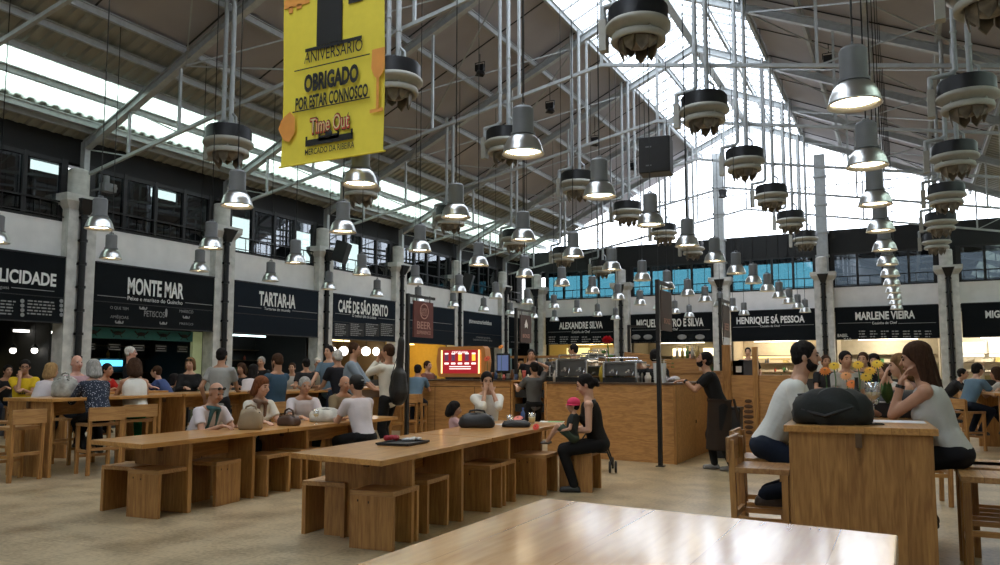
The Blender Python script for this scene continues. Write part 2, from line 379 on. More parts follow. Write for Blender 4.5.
# --- columns with downpipes
def column(loc,rz,label,high=None,g='stone columns along the walls'):
    t=thing('column',label,'column',loc,rz,g)
    # local: faces -Y, width along X
    s=B()
    for k in (-1,1): s.bb((k*.30-.19*(k>0)-0*.1,-.16,0),(k*.30+.19*(k<0),.2,4.95))
    s=B(); s.bb((-.36,-.1,0),(.36,.25,5.15)); s.bb((-.36,-.16,0),(-.10,-.1,5.15)); s.bb((.10,-.16,0),(.36,-.1,5.15))
    s.bb((-.40,-.2,0),(.40,.25,.5))
    s.build('shaft',stone,t,bev=.01)
    c=B(); c.prism([(-.36,-.16),(.36,-.16),(.36,.25),(-.36,.25)],5.15,5.2)
    c.add([(-.36,-.16,5.2),(.36,-.16,5.2),(.36,.25,5.2),(-.36,.25,5.2),(-.5,-.28,5.38),(.5,-.28,5.38),(.5,.3,5.38),(-.5,.3,5.38)],[(0,1,5,4),(1,2,6,5),(2,3,7,6),(3,0,4,7),(4,5,6,7)])
    c.bb((-.5,-.28,5.38),(.5,.3,5.55)); c.build('capital',stone,t)
    d=B(); d.cyl((-.05,0,5.55),(-.05,0,6.15),.24,.24,n=20); d.sph((-.05,0,6.15),(.24,.24,.08)); d.build('drum',stone,t)
    p=B(); p.cyl((0,-.2,0),(0,-.2,5.45),.075,n=12); 
    for z in [.6+.55*i for i in range(9)]: p.cyl((0,-.2,z),(0,-.2,z+.06),.10,n=12); p.bb((-.13,-.16,z),(.13,-.12,z+.05))
    p.add([(-.09,-.28,5.1),(.09,-.28,5.1),(.09,-.12,5.1),(-.09,-.12,5.1),(-.22,-.4,5.45),(.22,-.4,5.45),(.22,-.12,5.45),(-.22,-.12,5.45)],[(0,1,5,4),(1,2,6,5),(2,3,7,6),(3,0,4,7),(4,5,6,7),(3,2,1,0)])
    p.build('downpipe',blkm,t)
    if high:
        h=B(); h.bb((-.22,-.1,5.55),(.22,.2,high)); 
        for z in (6.2,7.2,8.4,9.6): h.bb((-.27,-.14,z),(.27,.22,z+.08))
        h.build('upper_post',steel,t)
    return t
LC=[11.6+4.38*k for k in range(-2,6)]
nm=['felicidade']
for k,y in enumerate(LC):
    if y<5: continue
    column((XL+.12,y,0),PI/2,f'cream stone wall column with black downpipe on the left wall, {ORD[[q for q in LC if q>5].index(y)]} to the camera')
for k,(x,l) in enumerate(((-16.6,'in the far left corner'),(-11.9,'between the second and third sign boards from the corner'),(-7.25,'with upper post, between the two male chef sign boards at the middle'),(-3.03,'with upper post, left of the widest plain sign board on the right'),(1.5,'at the right end of the back wall'))):
    pass
for x,l,h in ((-16.3,'standing in the corner where left and back walls meet',None),(-11.9,'first left of the middle of the back wall',None),(-7.3,'rising as a post up the bright glass gable, left one of two',11.2),(-3.05,'rising as a post up the bright glass gable, right one of two',10.6),(1.5,'rightmost on the back wall',None),(5.75,'at the far right end of the back wall',None)):
    column((x,YB-.3,0),0,'cream stone column with downpipe, '+l,h)
# --- gallery windows: black frames, railings, tinted panes; back tint painted in to dim the sky behind
pane=glass('gallery_pane',(.16,.20,.19),gl=.12); paneb=glass('back_gallery_pane',(.016,.060,.080),gl=.08); paned=glass('dark_gallery_pane',(.012,.016,.02),gl=.12)
wn=5
def gallery(p0,p1,n,pm,i):
    """window row between two columns"""
    p0=V(p0);p1=V(p1);d=(p1-p0).normalized(); L=(p1-p0).length
    g=B(); a,c=p0+V((0,0,0)),p1
    g.add([p0+V((0,0,4.95)),p1+V((0,0,4.95)),p1+V((0,0,6.35)),p0+V((0,0,6.35))],[(0,1,2,3)])
    w=struct(g.build(f'window_{i}',pm))
    f=B(); 
    for k in range(n+1):
        q=p0+d*(L*k/n); wd=.16 if k in(0,n) else .09
        f.bar(q+V((0,0,4.9)),q+V((0,0,6.4)),wd,.12,up=d.cross(V((0,0,1))))
    f.bar(p0+V((0,0,4.93)),p1+V((0,0,4.93)),.1,.08); f.bar(p0+V((0,0,6.33)),p1+V((0,0,6.33)),.1,.1)
    f.build('window_frame',blk,w)
    nn=d.cross(V((0,0,1))); r=B()
    o=nn*.12 if True else 0
    r.bar(p0+o+V((0,0,5.35)),p1+o+V((0,0,5.35)),.035,.035); r.bar(p0+o+V((0,0,5.0)),p1+o+V((0,0,5.0)),.025,.025)
    k=.15
    while k<L: q=p0+o+d*k; r.bar(q+V((0,0,4.92)),q+V((0,0,5.35)),.016,.016,up=d); k+=.42
    r.build('railing',blkm,w)
for k in range(-1,6):
    y=11.6+4.38*k
    gallery((XL-.02,y+.35,0),(XL-.02,min(y+4.03,YB-.1),0),4,pane,wn); wn+=1
for a,b_ in ((-15.9,-12.25),(-11.5,-7.7),(-6.9,-3.4),(-2.7,1.1),(1.9,5.4)):
    gallery((a,YB+.02,0),(b_,YB+.02,0),4 if b_<0 else 4,paneb if b_<-3 else paned,wn); wn+=1
# bright outside behind the back gallery: openings in the outer wall are left between z 5 and 6.5
# ================================================================ world and sun
w=bpy.data.worlds.new('sky'); bpy.context.scene.world=w; w.use_nodes=True; N=w.node_tree.nodes; L=w.node_tree.links; bg=N['Background']
bg.inputs[0].default_value=(.93,.96,1.0,1); bg.inputs[1].default_value=6
def portal(loc,rot,sx,sy):
    l=bpy.data.lights.new('sky_portal','AREA'); l.shape='RECTANGLE'; l.size=sx; l.size_y=sy; l.energy=1; l.cycles.is_portal=True
    o=bpy.data.objects.new('sky_portal',l); C.objects.link(o); o.location=loc; o.rotation_euler=rot; return o
portal((RX,(YF+YB)/2,roofz(SXA)-.02),(0,0,0),4.5,YB-YF)
portal((RX,YB-.1,9.6),(-PI/2,0,0),20,4.6)
portal((-16.07,(YF+YB)/2,roofz(-16.07)-.05),(0,-math.atan(SL),0),1.4,YB-YF)
portal((4.47,(YF+YB)/2,roofz(4.47)-.05),(0,math.atan(SL),0),1.4,YB-YF)
# ================================================================ pendant lamps
def lamp_proto():
    t=thing('pendant_lamp','x','pendant lamp',(0,0,0))
    b=B(); b.lathe([(.075,.20),(.12,.185),(.165,.14),(.19,.08),(.205,.02),(.215,0),(.205,-.004),(.19,.03),(.175,.08),(.15,.13),(.10,.165),(.0,.17)],n=28); sh_=b.build('lamp_shade',alu,t)
    B().lathe([(.0,.05),(.10,.05),(.175,.045),(.176,.04),(.0,.04)],n=24).build('diffuser',lampglow,sh_)
    c=B(); c.cyl((0,0,.19),(0,0,.215),.125,n=24); c.cyl((0,0,.215),(0,0,.46),.108,n=24); c.lathe([(.108,.46),(.09,.485),(.02,.49),(.0,.49)],n=24); c.tube([(0,-.03,.48),(0,-.03,.52),(0,.03,.52),(0,.03,.48)],.01)
    c.build('casing',grey,t)
    return t
LP=lamp_proto(); first=True
ROWS=[(-.31,6.9,12,'rightmost row',3.60),(-3.37,6.95,12,'second row from right',3.60),(-5.65,7.25,12,'third row from right',3.60),(-7.85,7.45,12,'fourth row from right',3.60),(-11.1,7.75,12,'fifth row from right',3.62),(-14.0,7.85,12,'leftmost row',3.64)]
cab=mat('cable_black',(.02,.02,.02),.6)
CM={}
for r,(x,y0,n,txt,z) in enumerate(ROWS):
    for k in range(n):
        y=y0+2.2*k
        if y>34: break
        lb=f'bell shaped pendant lamp, {ORD[k]} to us in the {txt}'
        if first: o=LP; o.location=(x,y,z); o['label']=lb; first=False
        else: o=copy_tree(LP,None,(x,y,z),random.uniform(0,3),lb)
        o['group']='bell pendant lamps in rows'
        if r not in CM: CM[r]=B().cyl((0,0,.5),(0,0,roofz(x)-z-.08),.008,n=6).mesh('cable',[cab])
        q=bpy.data.objects.new('cable',CM[r]); C.objects.link(q); q.parent=o
# ================================================================ round heater units on pipes
petal=mat('cowl_metal',(.20,.17,.13),.5,.4,noise=.4,nscale=6)
def heater(drop):
    t=thing('ventilation_unit','x','ventilation unit',(0,0,0))
    b=B(); b.cyl((0,0,.0),(0,0,.26),.46,n=36); b.cyl((0,0,.26),(0,0,.30),.43,n=36); b.build('drum',blkm,t)
    f=B(); f.lathe([(.47,.03),(.50,.0),(.50,-.05),(.44,-.08),(.36,-.12),(.32,-.16)],n=36); f.lathe([(.30,-.16),(.41,-.16),(.42,-.2),(.42,-.25),(.40,-.27),(.34,-.25),(.30,-.2)],n=36)
    for k in range(4):
        a=PI/4+k*PI/2; f.bar((.36*math.cos(a),.36*math.sin(a),-.1),(.4*math.cos(a),.4*math.sin(a),-.22),.03,.03)
    f.bb((-.62,-.08,-.3),(-.5,.08,.2)); f.build('flange',cream,t)
    q=B(); R=random.Random(5)
    for k in range(9):
        a=2*PI*k/9; a2=a+2*PI/9*.92; l=.16+.13*R.random(); ro=.31; ri=.18+.1*R.random()
        am=(a+a2)/2
        P=[(ro*math.cos(a),ro*math.sin(a),-.24),(ro*math.cos(a2),ro*math.sin(a2),-.24),(ro*.95*math.cos(a2),ro*.95*math.sin(a2),-.24-l*.6),(ri*math.cos(am),ri*math.sin(am),-.24-l),(ro*.95*math.cos(a),ro*.95*math.sin(a),-.24-l*.5)]
        P2=[(x*.93,y*.93,z+.005) for x,y,z in P]
        q.add(P+P2,[(0,1,2,3,4),(9,8,7,6,5),(0,5,6,1),(1,6,7,2),(2,7,8,3),(3,8,9,4),(4,9,5,0)])
    q.sph((0,0,-.26),(.2,.2,.1)); q.build('cowl',petal,t)
    p=B(); p.tube([(-.56,0,.15),(-.56,0,.42),(-.22,0,.46),(-.16,0,.52),(-.16,0,drop)],.045,n=10); p.cyl((-.16,0,1.2),(-.16,0,1.24),.06,n=10)
    p.build('supply_pipe',steel,t)
    p=B(); p.tube([(.06,0,.28),(.06,0,drop)],.05,n=10); p.tube([(.2,0,.28),(.2,0,.5),(.10,0,.6)],.025,n=8); p.cyl((.06,0,.9),(.06,0,.94),.065,n=10); p.cyl((.06,0,2.),(.06,0,2.04),.065,n=10); p.build('return_pipe',steel,t)
    return t
for r,(x,z,kk,txt) in enumerate(((-3.5,6.72,range(0,6),'middle row'),(-8.05,6.66,range(0,6),'row left of the middle'),(-12.2,6.08,range(0,6),'row by the left wall'),(1.1,6.24,range(0,6),'rightmost row'))):
    h0=heater(roofz(x)-z-.15); hf=True
    for k in kk:
        y=11.3+4.4*k
        lb=f'round ventilation unit on pipes, {ORD[k]} to us in the {txt}'
        if hf: o=h0; o.location=(x,y,z); o['label']=lb; hf=False
        else: o=copy_tree(h0,None,(x,y,z),0,lb)
        o['group']='ventilation units hung on pipes'
# hanging thin wires
# floodlights on the panels
def flood(px,py,x):
    p=at(px,py,x=x)
    d=random.choice
    return p
fl=0
for px,py,xx in ((480,57,-10.2),(550,106,-9.6),(595,140,-9.6),(633,165,-9.7),(828,42,-1.6),(850,133,-2.2),(723,192,-5.8)):
    p=at(px,py,x=xx); p.z=min(p.z,roofz(p.x)-.5)
    if p.y>34: continue
    t=thing('floodlight',['black floodlight high under the left roof panels, nearest of four','black floodlight under the left roof panels, second nearest','black floodlight under the left roof panels, third nearest','black floodlight under the left roof panels, farthest','black floodlight hanging above the big right bell lamp','small black floodlight hanging behind the second right bell lamp','small black floodlight hanging before the bright gable'][fl],'floodlight',p,group='floodlights under the roof'); fl+=1
    b=B(); b.box((0,0,0),(.26,.12,.18)); b.lathe([(.0,0),(.1,0),(.17,-.12)],c=(0,0,-.08),n=4); b.build('housing',blkm,t)
    b=B(); b.tube([(-.15,0,0),(-.15,0,.16),(.15,0,.16),(.15,0,0)],.012); b.cyl((0,0,.16),(0,0,roofz(p.x)-p.z-.1),.012); b.build('bracket',blkm,t)
# loudspeaker under the roof
p=at(656,157,d=14.2)
t=thing('loudspeaker','large black box loudspeaker hanging high before the bright gable','loudspeaker',p,rz=.12)
b=B(); b.box((0,0,0),(.56,.4,.66)); b.build('cabinet',blk,t,bev=.015)
b=B(); b.box((0,-.205,0),(.5,.012,.6)); b.build('grille',mat('speaker_grille',(.03,.03,.032),.8,bump=.5,bscale=300),t)
for s_ in (-1,1): B().bar((s_*.2,0,.33),(s_*.2,0,roofz(p.x)-p.z-.1),.012,.012).build('hanger',blkm,t)
B().box((-.1,-.215,.14),(.1,.02,.02)).build('handle',grey,t); B().box((-.1,-.215,-.2),(.1,.02,.02)).build('handle',grey,t)
i=0
for px,py,k in ((341,252,2),(467,282,4),(108,188,0)):
    p=at(px,py,x=-16.35 if k else -16.7)
    if k==0:
        t=thing('junction_box','small grey equipment box beside the capital of the nearest column','box',p,rz=PI/2)
        b=B(); b.box((0,0,0),(.32,.2,.2)); b.cyl((-.05,0,.1),(-.05,0,.28),.07); b.cyl((.1,-.1,0),(.1,-.14,0),.05); b.bar((0,0,0),(0,.6,0),.04,.04); b.build('housing',grey,t,bev=.008); continue
    t=thing('loudspeaker','black wall loudspeaker tilted down beside a column, '+('nearer' if i==0 else 'farther')+' one','loudspeaker',p,rz=PI/2+.4); i+=1
    b=B(); b.prism([(-.26,-.22),(.26,-.22),(.18,.2),(-.18,.2)],-.34,.34,Matrix.Rotation(.3,4,'X')); b.build('cabinet',blk,t,bev=.01)
    B().bar((0,.1,0),(0,.5,.05),.05,.05).build('bracket',blkm,t)
# ================================================================ banner
yb=7.0
a=at(281,164,y=yb); c=at(383,151,y=yb); top=7.1; zb=min(a.z,c.z)
ban=mat('banner_yellow',(.86,.70,.06),.7,noise=.03); org=mat('banner_orange',(.80,.33,.06),.7); red=mat('banner_red',(.6,.07,.03),.7); bink=mat('banner_black',(.012,.012,.01),.7)
cx=(a.x+c.x)/2; W=c.x-a.x
t=thing('hanging_banner','tall yellow anniversary banner with black lettering hanging from the roof','banner',(cx,yb,zb))
H=top-zb; g=B(); ny=28; vs=[]
for j in range(ny+1):
    z=H*j/ny; of=.015*math.sin(z*2.2)
    for s_ in (-1,1):
        vs.append((s_*W/2,of-.003,z)); 
    for s_ in (-1,1): vs.append((s_*W/2,of+.003,z))
fs=[]
for j in range(ny):
    k=4*j; fs+=[(k,k+1,k+5,k+4),(k+3,k+2,k+6,k+7),(k+2,k,k+4,k+6),(k+1,k+3,k+7,k+5)]
fs+=[(0,2,3,1)]; g.add(vs,fs); g.build('fabric',ban,t)
B().cyl((-W/2-.03,0,0),(W/2+.03,0,0),.012).build('bottom_rod',ban,t)
B().cyl((-W/2-.05,0,H),(W/2+.05,0,H),.03).build('top_rod',blkm,t)
for s_ in (-1,1): B().cyl((s_*W*.45,0,H),(s_*W*.45,0,roofz(cx)-zb-.1),.008,n=6).build('hanging_wire',blkm,t)
def bp(px,py): p=at(px,py,y=yb); return V((p.x-cx,-.03,p.z-zb))
DX=V((1,0,0))
def bl(s,xl,xr,yb_,yt,m,bold=0,nm='lettering'):
    # baseline at the middle of the text
    o=bp((xl+xr)/2,yb_); h=bp((xl+xr)/2,yt).z-o.z; w=bp(xr,yb_).x-bp(xl,yb_).x
    lettering(s,t,m,(o.x,-.026,o.z),DX,h,w,bold=bold,depth=0,name=nm)
def brule(x0,y0,x1,y1,th=.012):
    p=bp(x0,y0);q=bp(x1,y1); zz=(p.z+q.z)/2; B().bb((p.x,-.03,zz-th/2),(q.x,-.024,zz+th/2)).build('rule',bink,t)
one=B(); p=bp(318,47); q=bp(344,0); one.bb((p.x,-.03,p.z),(bp(343,47).x,-.024,p.z+.95)); 
zt=p.z+.95; one.add([(p.x,-.03,zt),(p.x,-.03,zt-.13),(p.x-.2,-.03,zt-.3),(p.x-.2,-.03,zt-.24)],[(0,3,2,1)])
zz=bp(330,46).z; one.bb((bp(307,49).x,-.03,zz-.02),(bp(363,43).x,-.024,zz+.02)); one.bb((bp(350,5).x,-.03,bp(350,5).z),(bp(364,3).x,-.024,bp(350,5).z+.05))
one.build('numeral',bink,t)
rg=B(); rg.lathe([(.06,0),(.12,0),(.12,.01),(.06,.01),(.06,0)],n=20,M=Matrix.Translation((bp(357,5).x,-.03,bp(350,5).z+.22))@Matrix.Rotation(PI/2,4,'X')); rg.build('ordinal_mark',bink,t)
bl('ANIVERSÁRIO',305,363,58,46,bink)
brule(296,72,371,55)
bl('OBRIGADO',305,359,87,71,bink,.05)
bl('POR ESTAR CONNOSCO',296,368,104,92,bink,.035)
brule(294,113,371,98)
bl('Time Out',311,351,131.5,116,bink,.07,'logo_outline'); 
o=bp(331,131.5); lettering('Time Out',t,red,(o.x,-.032,o.z),DX,bp(331,116).z-o.z,bp(351,130).x-bp(311,130).x,bold=.035,depth=0,name='logo')
lettering('Time Out',t,mat('banner_cream',(.75,.62,.3),.7),(o.x,-.036,o.z+.01),DX,bp(331,117).z-o.z,bp(350,130).x-bp(312,130).x,bold=-.005,depth=0,name='logo_fill')
k=B(); p=bp(307,143);q=bp(354,137); zz=(p.z+q.z)/2; k.bb((p.x,-.03,zz-.04),(q.x,-.024,zz+.035)); k.bb((p.x+.3*(q.x-p.x),-.03,zz),(q.x-.3*(q.x-p.x),-.024,zz+.06)); k.lathe([(0,0),(.05,0),(.05,.01),(0,.01)],n=14,M=Matrix.Translation(((p.x+q.x)/2,-.022,zz+.07))@Matrix.Rotation(PI/2,4,'X'))
k.bb(((p.x+q.x)/2-.012,-.03,zz),((p.x+q.x)/2+.012,-.024,zz+.16))
for f in (.02,.98,.3,.7): x=p.x+f*(q.x-p.x); k.bb((x-.012,-.03,zz),(x+.012,-.024,zz+.08))
k.build('market_emblem',bink,t)
bl('MERCADO DA RIBEIRA',306,355,152,146,bink,.01)
# orange glass and spots
gl_=B(); c0=bp(379,80); gl_.add([(c0.x+dx,-.03,c0.z+dz) for dx,dz in ((-.08,.36),(.10,.36),(.10,.12),(.06,.05),(.0,.0),(-.05,.05),(-.09,.14))],[(0,6,5,4,3,2,1)]); gl_.bb((c0.x-.015,-.031,c0.z-.35),(c0.x+.02,-.027,c0.z+.02)); gl_.bb((c0.x-.1,-.031,c0.z-.38),(c0.x+.08,-.027,c0.z-.34)); gl_.build('glass_motif',org,t); gl_=B()
c1=bp(289,128); gl_.add([(c1.x+.12*math.cos(a*PI/5)*(1+.2*(a%2)),-.03,c1.z+.15*math.sin(a*PI/5)*(1+.15*(a%3))) for a in range(10)],[tuple(range(10))]); gl_.build('orange_spot',org,t); gl_=B()
c2=bp(297,6); gl_.bb((c2.x-.18,-.03,c2.z-.02),(c2.x+.22,-.026,c2.z+.1)); gl_.bb((c2.x-.1,-.03,c2.z-.09),(c2.x-.04,-.026,c2.z)); gl_.bb((c2.x+.02,-.03,c2.z-.06),(c2.x+.1,-.026,c2.z))
gl_.build('orange_motif',org,t)
# ================================================================ kiosk fronts
XS=-17.22   # face of the left sign boards
def lsign(y0,y1,label,texts=(),rules=(),mt=signb,extra=None,z0=2.5,z1=4.05):
    t=thing('sign_board',label,'sign board',(XS,(y0+y1)/2,z0),0,'sign boards over the food stalls')
    b=B(); b.bb((-.08,y0-(y0+y1)/2,0),(0,y1-(y0+y1)/2,z1-z0)); b.build('board',mt,t)
    b=B(); h=(y1-y0)/2
    b.bb((0,-h,0),(.02,h,.03)); b.bb((0,-h,z1-z0-.03),(.02,h,z1-z0)); b.bb((0,-h,.58),(.008,h,.6)); b.build('edge_trim',blk,t)
    def P(px,py): p=at(px,py,x=XS); return V((0.012,p.y-(y0+y1)/2,p.z-z0))
    for s,xl,xr,yb_,yt,mm,bd in texts:
        o=P((xl+xr)/2,yb_); h_=P((xl+xr)/2,yt).z-o.z; lettering(s,t,mm,o,(0,1,0),h_,P(xr,yb_).y-P(xl,yb_).y,bold=bd,depth=.006)
    for x0,x1,yy in rules:
        p=P(x0,yy);q=P(x1,yy); zz=(p.z+q.z)/2; B().bb((.008,p.y,zz-.008),(.014,q.y,zz+.008)).build('rule',letg,t)
    if extra: extra(t,P)
    return t
def lines(t,P,x0,x1,ya,yb_,n,m,nm='menu_lines',frac=1):
    b=B(); R=random.Random(int(x0*7)); a=P(x0,(ya+yb_)/2); c=P(x1,(ya+yb_)/2); lo=P(x0,yb_).z; hi=P(x0,ya).z; ax=1 if abs(c.y-a.y)>abs(c.x-a.x) else 0
    for i in range(n):
        z=hi+(lo-hi)*(i+.5)/n; L0=a[ax];L1=a[ax]+(c[ax]-a[ax])*(.6+.4*R.random()); hh=abs(hi-lo)/n*.22
        x=L0
        while x<L1:
            w=(.04+.10*R.random()); 
            if ax==1: b.bb((a.x,x,z-hh),(a.x+.006,min(L1,x+w),z+hh))
            else: b.bb((x,a.y,z-hh),(min(L1,x+w),a.y-.006,z+hh))
            x+=w+.03
    b.build(nm,m,t)
def felex(t,P):
    lines(t,P,0,16,299,315,5,letg); lines(t,P,27,60,299,315,5,letg)
    b=B()
    for px in (22,61):
        for i in range(4): p=P(px,301+i*4.6); b.cyl((.01,p.y,p.z),(.016,p.y,p.z),.045,n=12)
    b.build('price_dot',letg,t)
def monex(t,P):
    lettering('O QUE TEM',t,letg,P(119,309.5),(0,1,0),.07,.5); lettering('AMÊIJOAS',t,letg,P(119,318.5),(0,1,0),.07,.5)
    lettering('PETISCOS',t,letg,P(154,317),(0,1,0),.15,.62); lettering('MARISCO',t,letg,P(186,313),(0,1,0),.08,.45); lettering('FRESCO',t,letg,P(186,325),(0,1,0),.06,.45)
    b=B(); 
    for px,py in ((119,323),(143,309),(163,324),(186,318)):
        p=P(px,py); b.box((.01,p.y,p.z),(.005,.2,.03)); b.box((.01,p.y-.1,p.z+.03),(.005,.03,.05)); b.box((.01,p.y+.1,p.z+.03),(.005,.03,.05)); b.sph((.01,p.y,p.z+.02),(.004,.05,.04),8)
    p=P(166,313); b.sph((.01,p.y,p.z),(.004,.04,.12),8); b.build('crest',letg,t)
def cafex(t,P):
    for i in range(4):
        x0=334+i*15.3; p=P(x0,323); q=P(x0+14.3,336.5); b=B(); b.bb((.006,p.y,q.z),(.012,q.y,p.z)); b.build('menu_panel',mat('menu_black',(.004,.004,.004),.5),t)
        def P2(x,y,P=P): v=P(x,y); v.x=.014; return v
        lines(t,P2,x0+1,x0+13,323,336,7,letg)
LY=[(11.6+4.38*k+.38,11.6+4.38*(k+1)-.38) for k in range(-2,6)]
lsign(*LY[1],'black sign board reading LICIDADE at the left picture edge',[('FELICIDADE',-14,57,283,270.5,letw,.032),('Petiscos à portuguesa',-28,9,287.5,284,letg,.0)],[(11,54,289.5)],extra=felex)
lsign(*LY[2],'black sign board reading MONTE MAR',[('MONTE MAR',128,184,296,281,letw,.032),('Peixe e marisco do Guincho',128,183,302.5,298.5,letw,0)],[(97,126,296.5),(185,212,304)],extra=monex)
lsign(*LY[3],'dark sign board reading TARTAR-IA',[('TARTAR-IA',259,295.5,306.5,293.5,letw,.032),('Tartares do mundo',264,290,311,308,letw,0)],[(238,261,307),(292,317,312)],mt=signblue)
lsign(*LY[4],'dark sign board reading CAFÉ DE SÃO BENTO with four menu panels',[('CAFÉ DE SÃO BENTO',339,388.5,314,303,letw,.032),('O melhor bife de Lisboa',352,376,318,315,letw,0)],[(335,350,314),(378,395,319)],mt=signblue,extra=cafex)
lsign(*LY[5],'dark slate sign board behind the hanging beer sign',[],[(405,452,322)],mt=signblue)
lsign(*LY[6],'dark slate sign board with one small white hashtag line',[('#timeoutmarketlisboa',469,491.5,324,320,letw,.01),('O MELHOR DE LISBOA',476,490,338.5,337,letg,0),('DEBAIXO DO MESMO TETO',473,492,341,339.5,letg,0)],[],mt=signblue)
lsign(11.6+4.38*5+.38,35.1,'narrow dark sign board in the corner behind the brown hanging sign',[('VIVA O MERCADO DA RIBEIRA',511,533,343.5,342,letg,0)],[],mt=signb)
lsign(*LY[0],'dark sign board left of the camera view',[],[])
YS=YB-.28
def bsign(x0,x1,label,texts=(),rules=(),extra=None,z0=2.7,z1=4.05):
    xm=(x0+x1)/2
    t=thing('sign_board',label,'sign board',(xm,YS,z0),0,'sign boards over the food stalls')
    b=B(); b.bb((x0-xm,0,0),(x1-xm,.08,z1-z0)); b.build('board',signb,t)
    b=B(); b.bb((x0-xm,-.02,0),(x1-xm,0,.03)); b.bb((x0-xm,-.02,z1-z0-.03),(x1-xm,0,z1-z0)); b.build('edge_trim',blk,t)
    def P(px,py): p=at(px,py,y=YS); return V((p.x-xm,-.012,p.z-z0))
    for s,xl,xr,yb_,yt,mm,bd in texts:
        o=P((xl+xr)/2,yb_); h_=P((xl+xr)/2,yt).z-o.z; lettering(s,t,mm,o,(1,0,0),h_,P(xr,yb_).x-P(xl,yb_).x,bold=bd,depth=.006)
    for a_,b_,yy in rules:
        p=P(a_,yy);q=P(b_,yy); zz=(p.z+q.z)/2; B().bb((p.x,-.014,zz-.008),(q.x,-.008,zz+.008)).build('rule',letg,t)
    if extra: extra(t,P)
def alex(t,P):
    for i in range(6): lines(t,P,549+i*11,558+i*11,336,345,4,letg)
def migx(t,P):
    for px in (648,682,700,636):
        b=B(); p=P(px,337); b.sph((p.x,-.01,p.z),(.22,.006,.12),10); b.build('dish_emblem',letg,t); lines(t,P,634,705,341,343,1,letg)
def marx(t,P):
    lettering('BABEL',t,letw,P(843,337),(1,0,0),.13,.4); lettering('BAR',t,letw,P(848,341),(1,0,0),.12,.3)
    for i in range(7): lines(t,P,859+i*11,867+i*11,330,338,3,letg)
bsign(-15.87,-12.28,'black sign board reading ALEXANDRE SILVA on the back wall',[('ALEXANDRE SILVA',559,602.5,328.5,322,letw,.032),('Cozinha de Chef',572,590,333,330.5,letw,0)],[(548,571,332),(591,613,332)],alex)
bsign(-11.5,-7.7,'black sign board reading MIGUEL CASTRO E SILVA on the back wall',[('MIGUEL CASTRO E SILVA',636,703,326.5,319,letw,.032),('Cozinha de Chef',660,678,330.5,328,letw,0)],[(632,659,330),(679,710,330)],migx)
bsign(-6.9,-3.42,'black sign board reading HENRIQUE SÁ PESSOA on the back wall',[('HENRIQUE SÁ PESSOA',736,804,323,316.5,letw,.032),('Cozinha de Chef',760,780,327,325,letw,0)],[(733,759,327),(781,814,325)])
bsign(-2.65,1.12,'black sign board reading MARLENE VIEIRA on the back wall',[('MARLENE VIEIRA',855,914.5,319,311.5,letw,.032),('Cozinha de Chef',872,897,324,321.5,letw,0)],[(838,871,323),(898,936,323)],marx)
bsign(1.9,5.4,'black sign board reading MIG, cut by the right picture edge',[('MIGUEL LAFFAN',985,1048,317,310,letw,.032)],[])
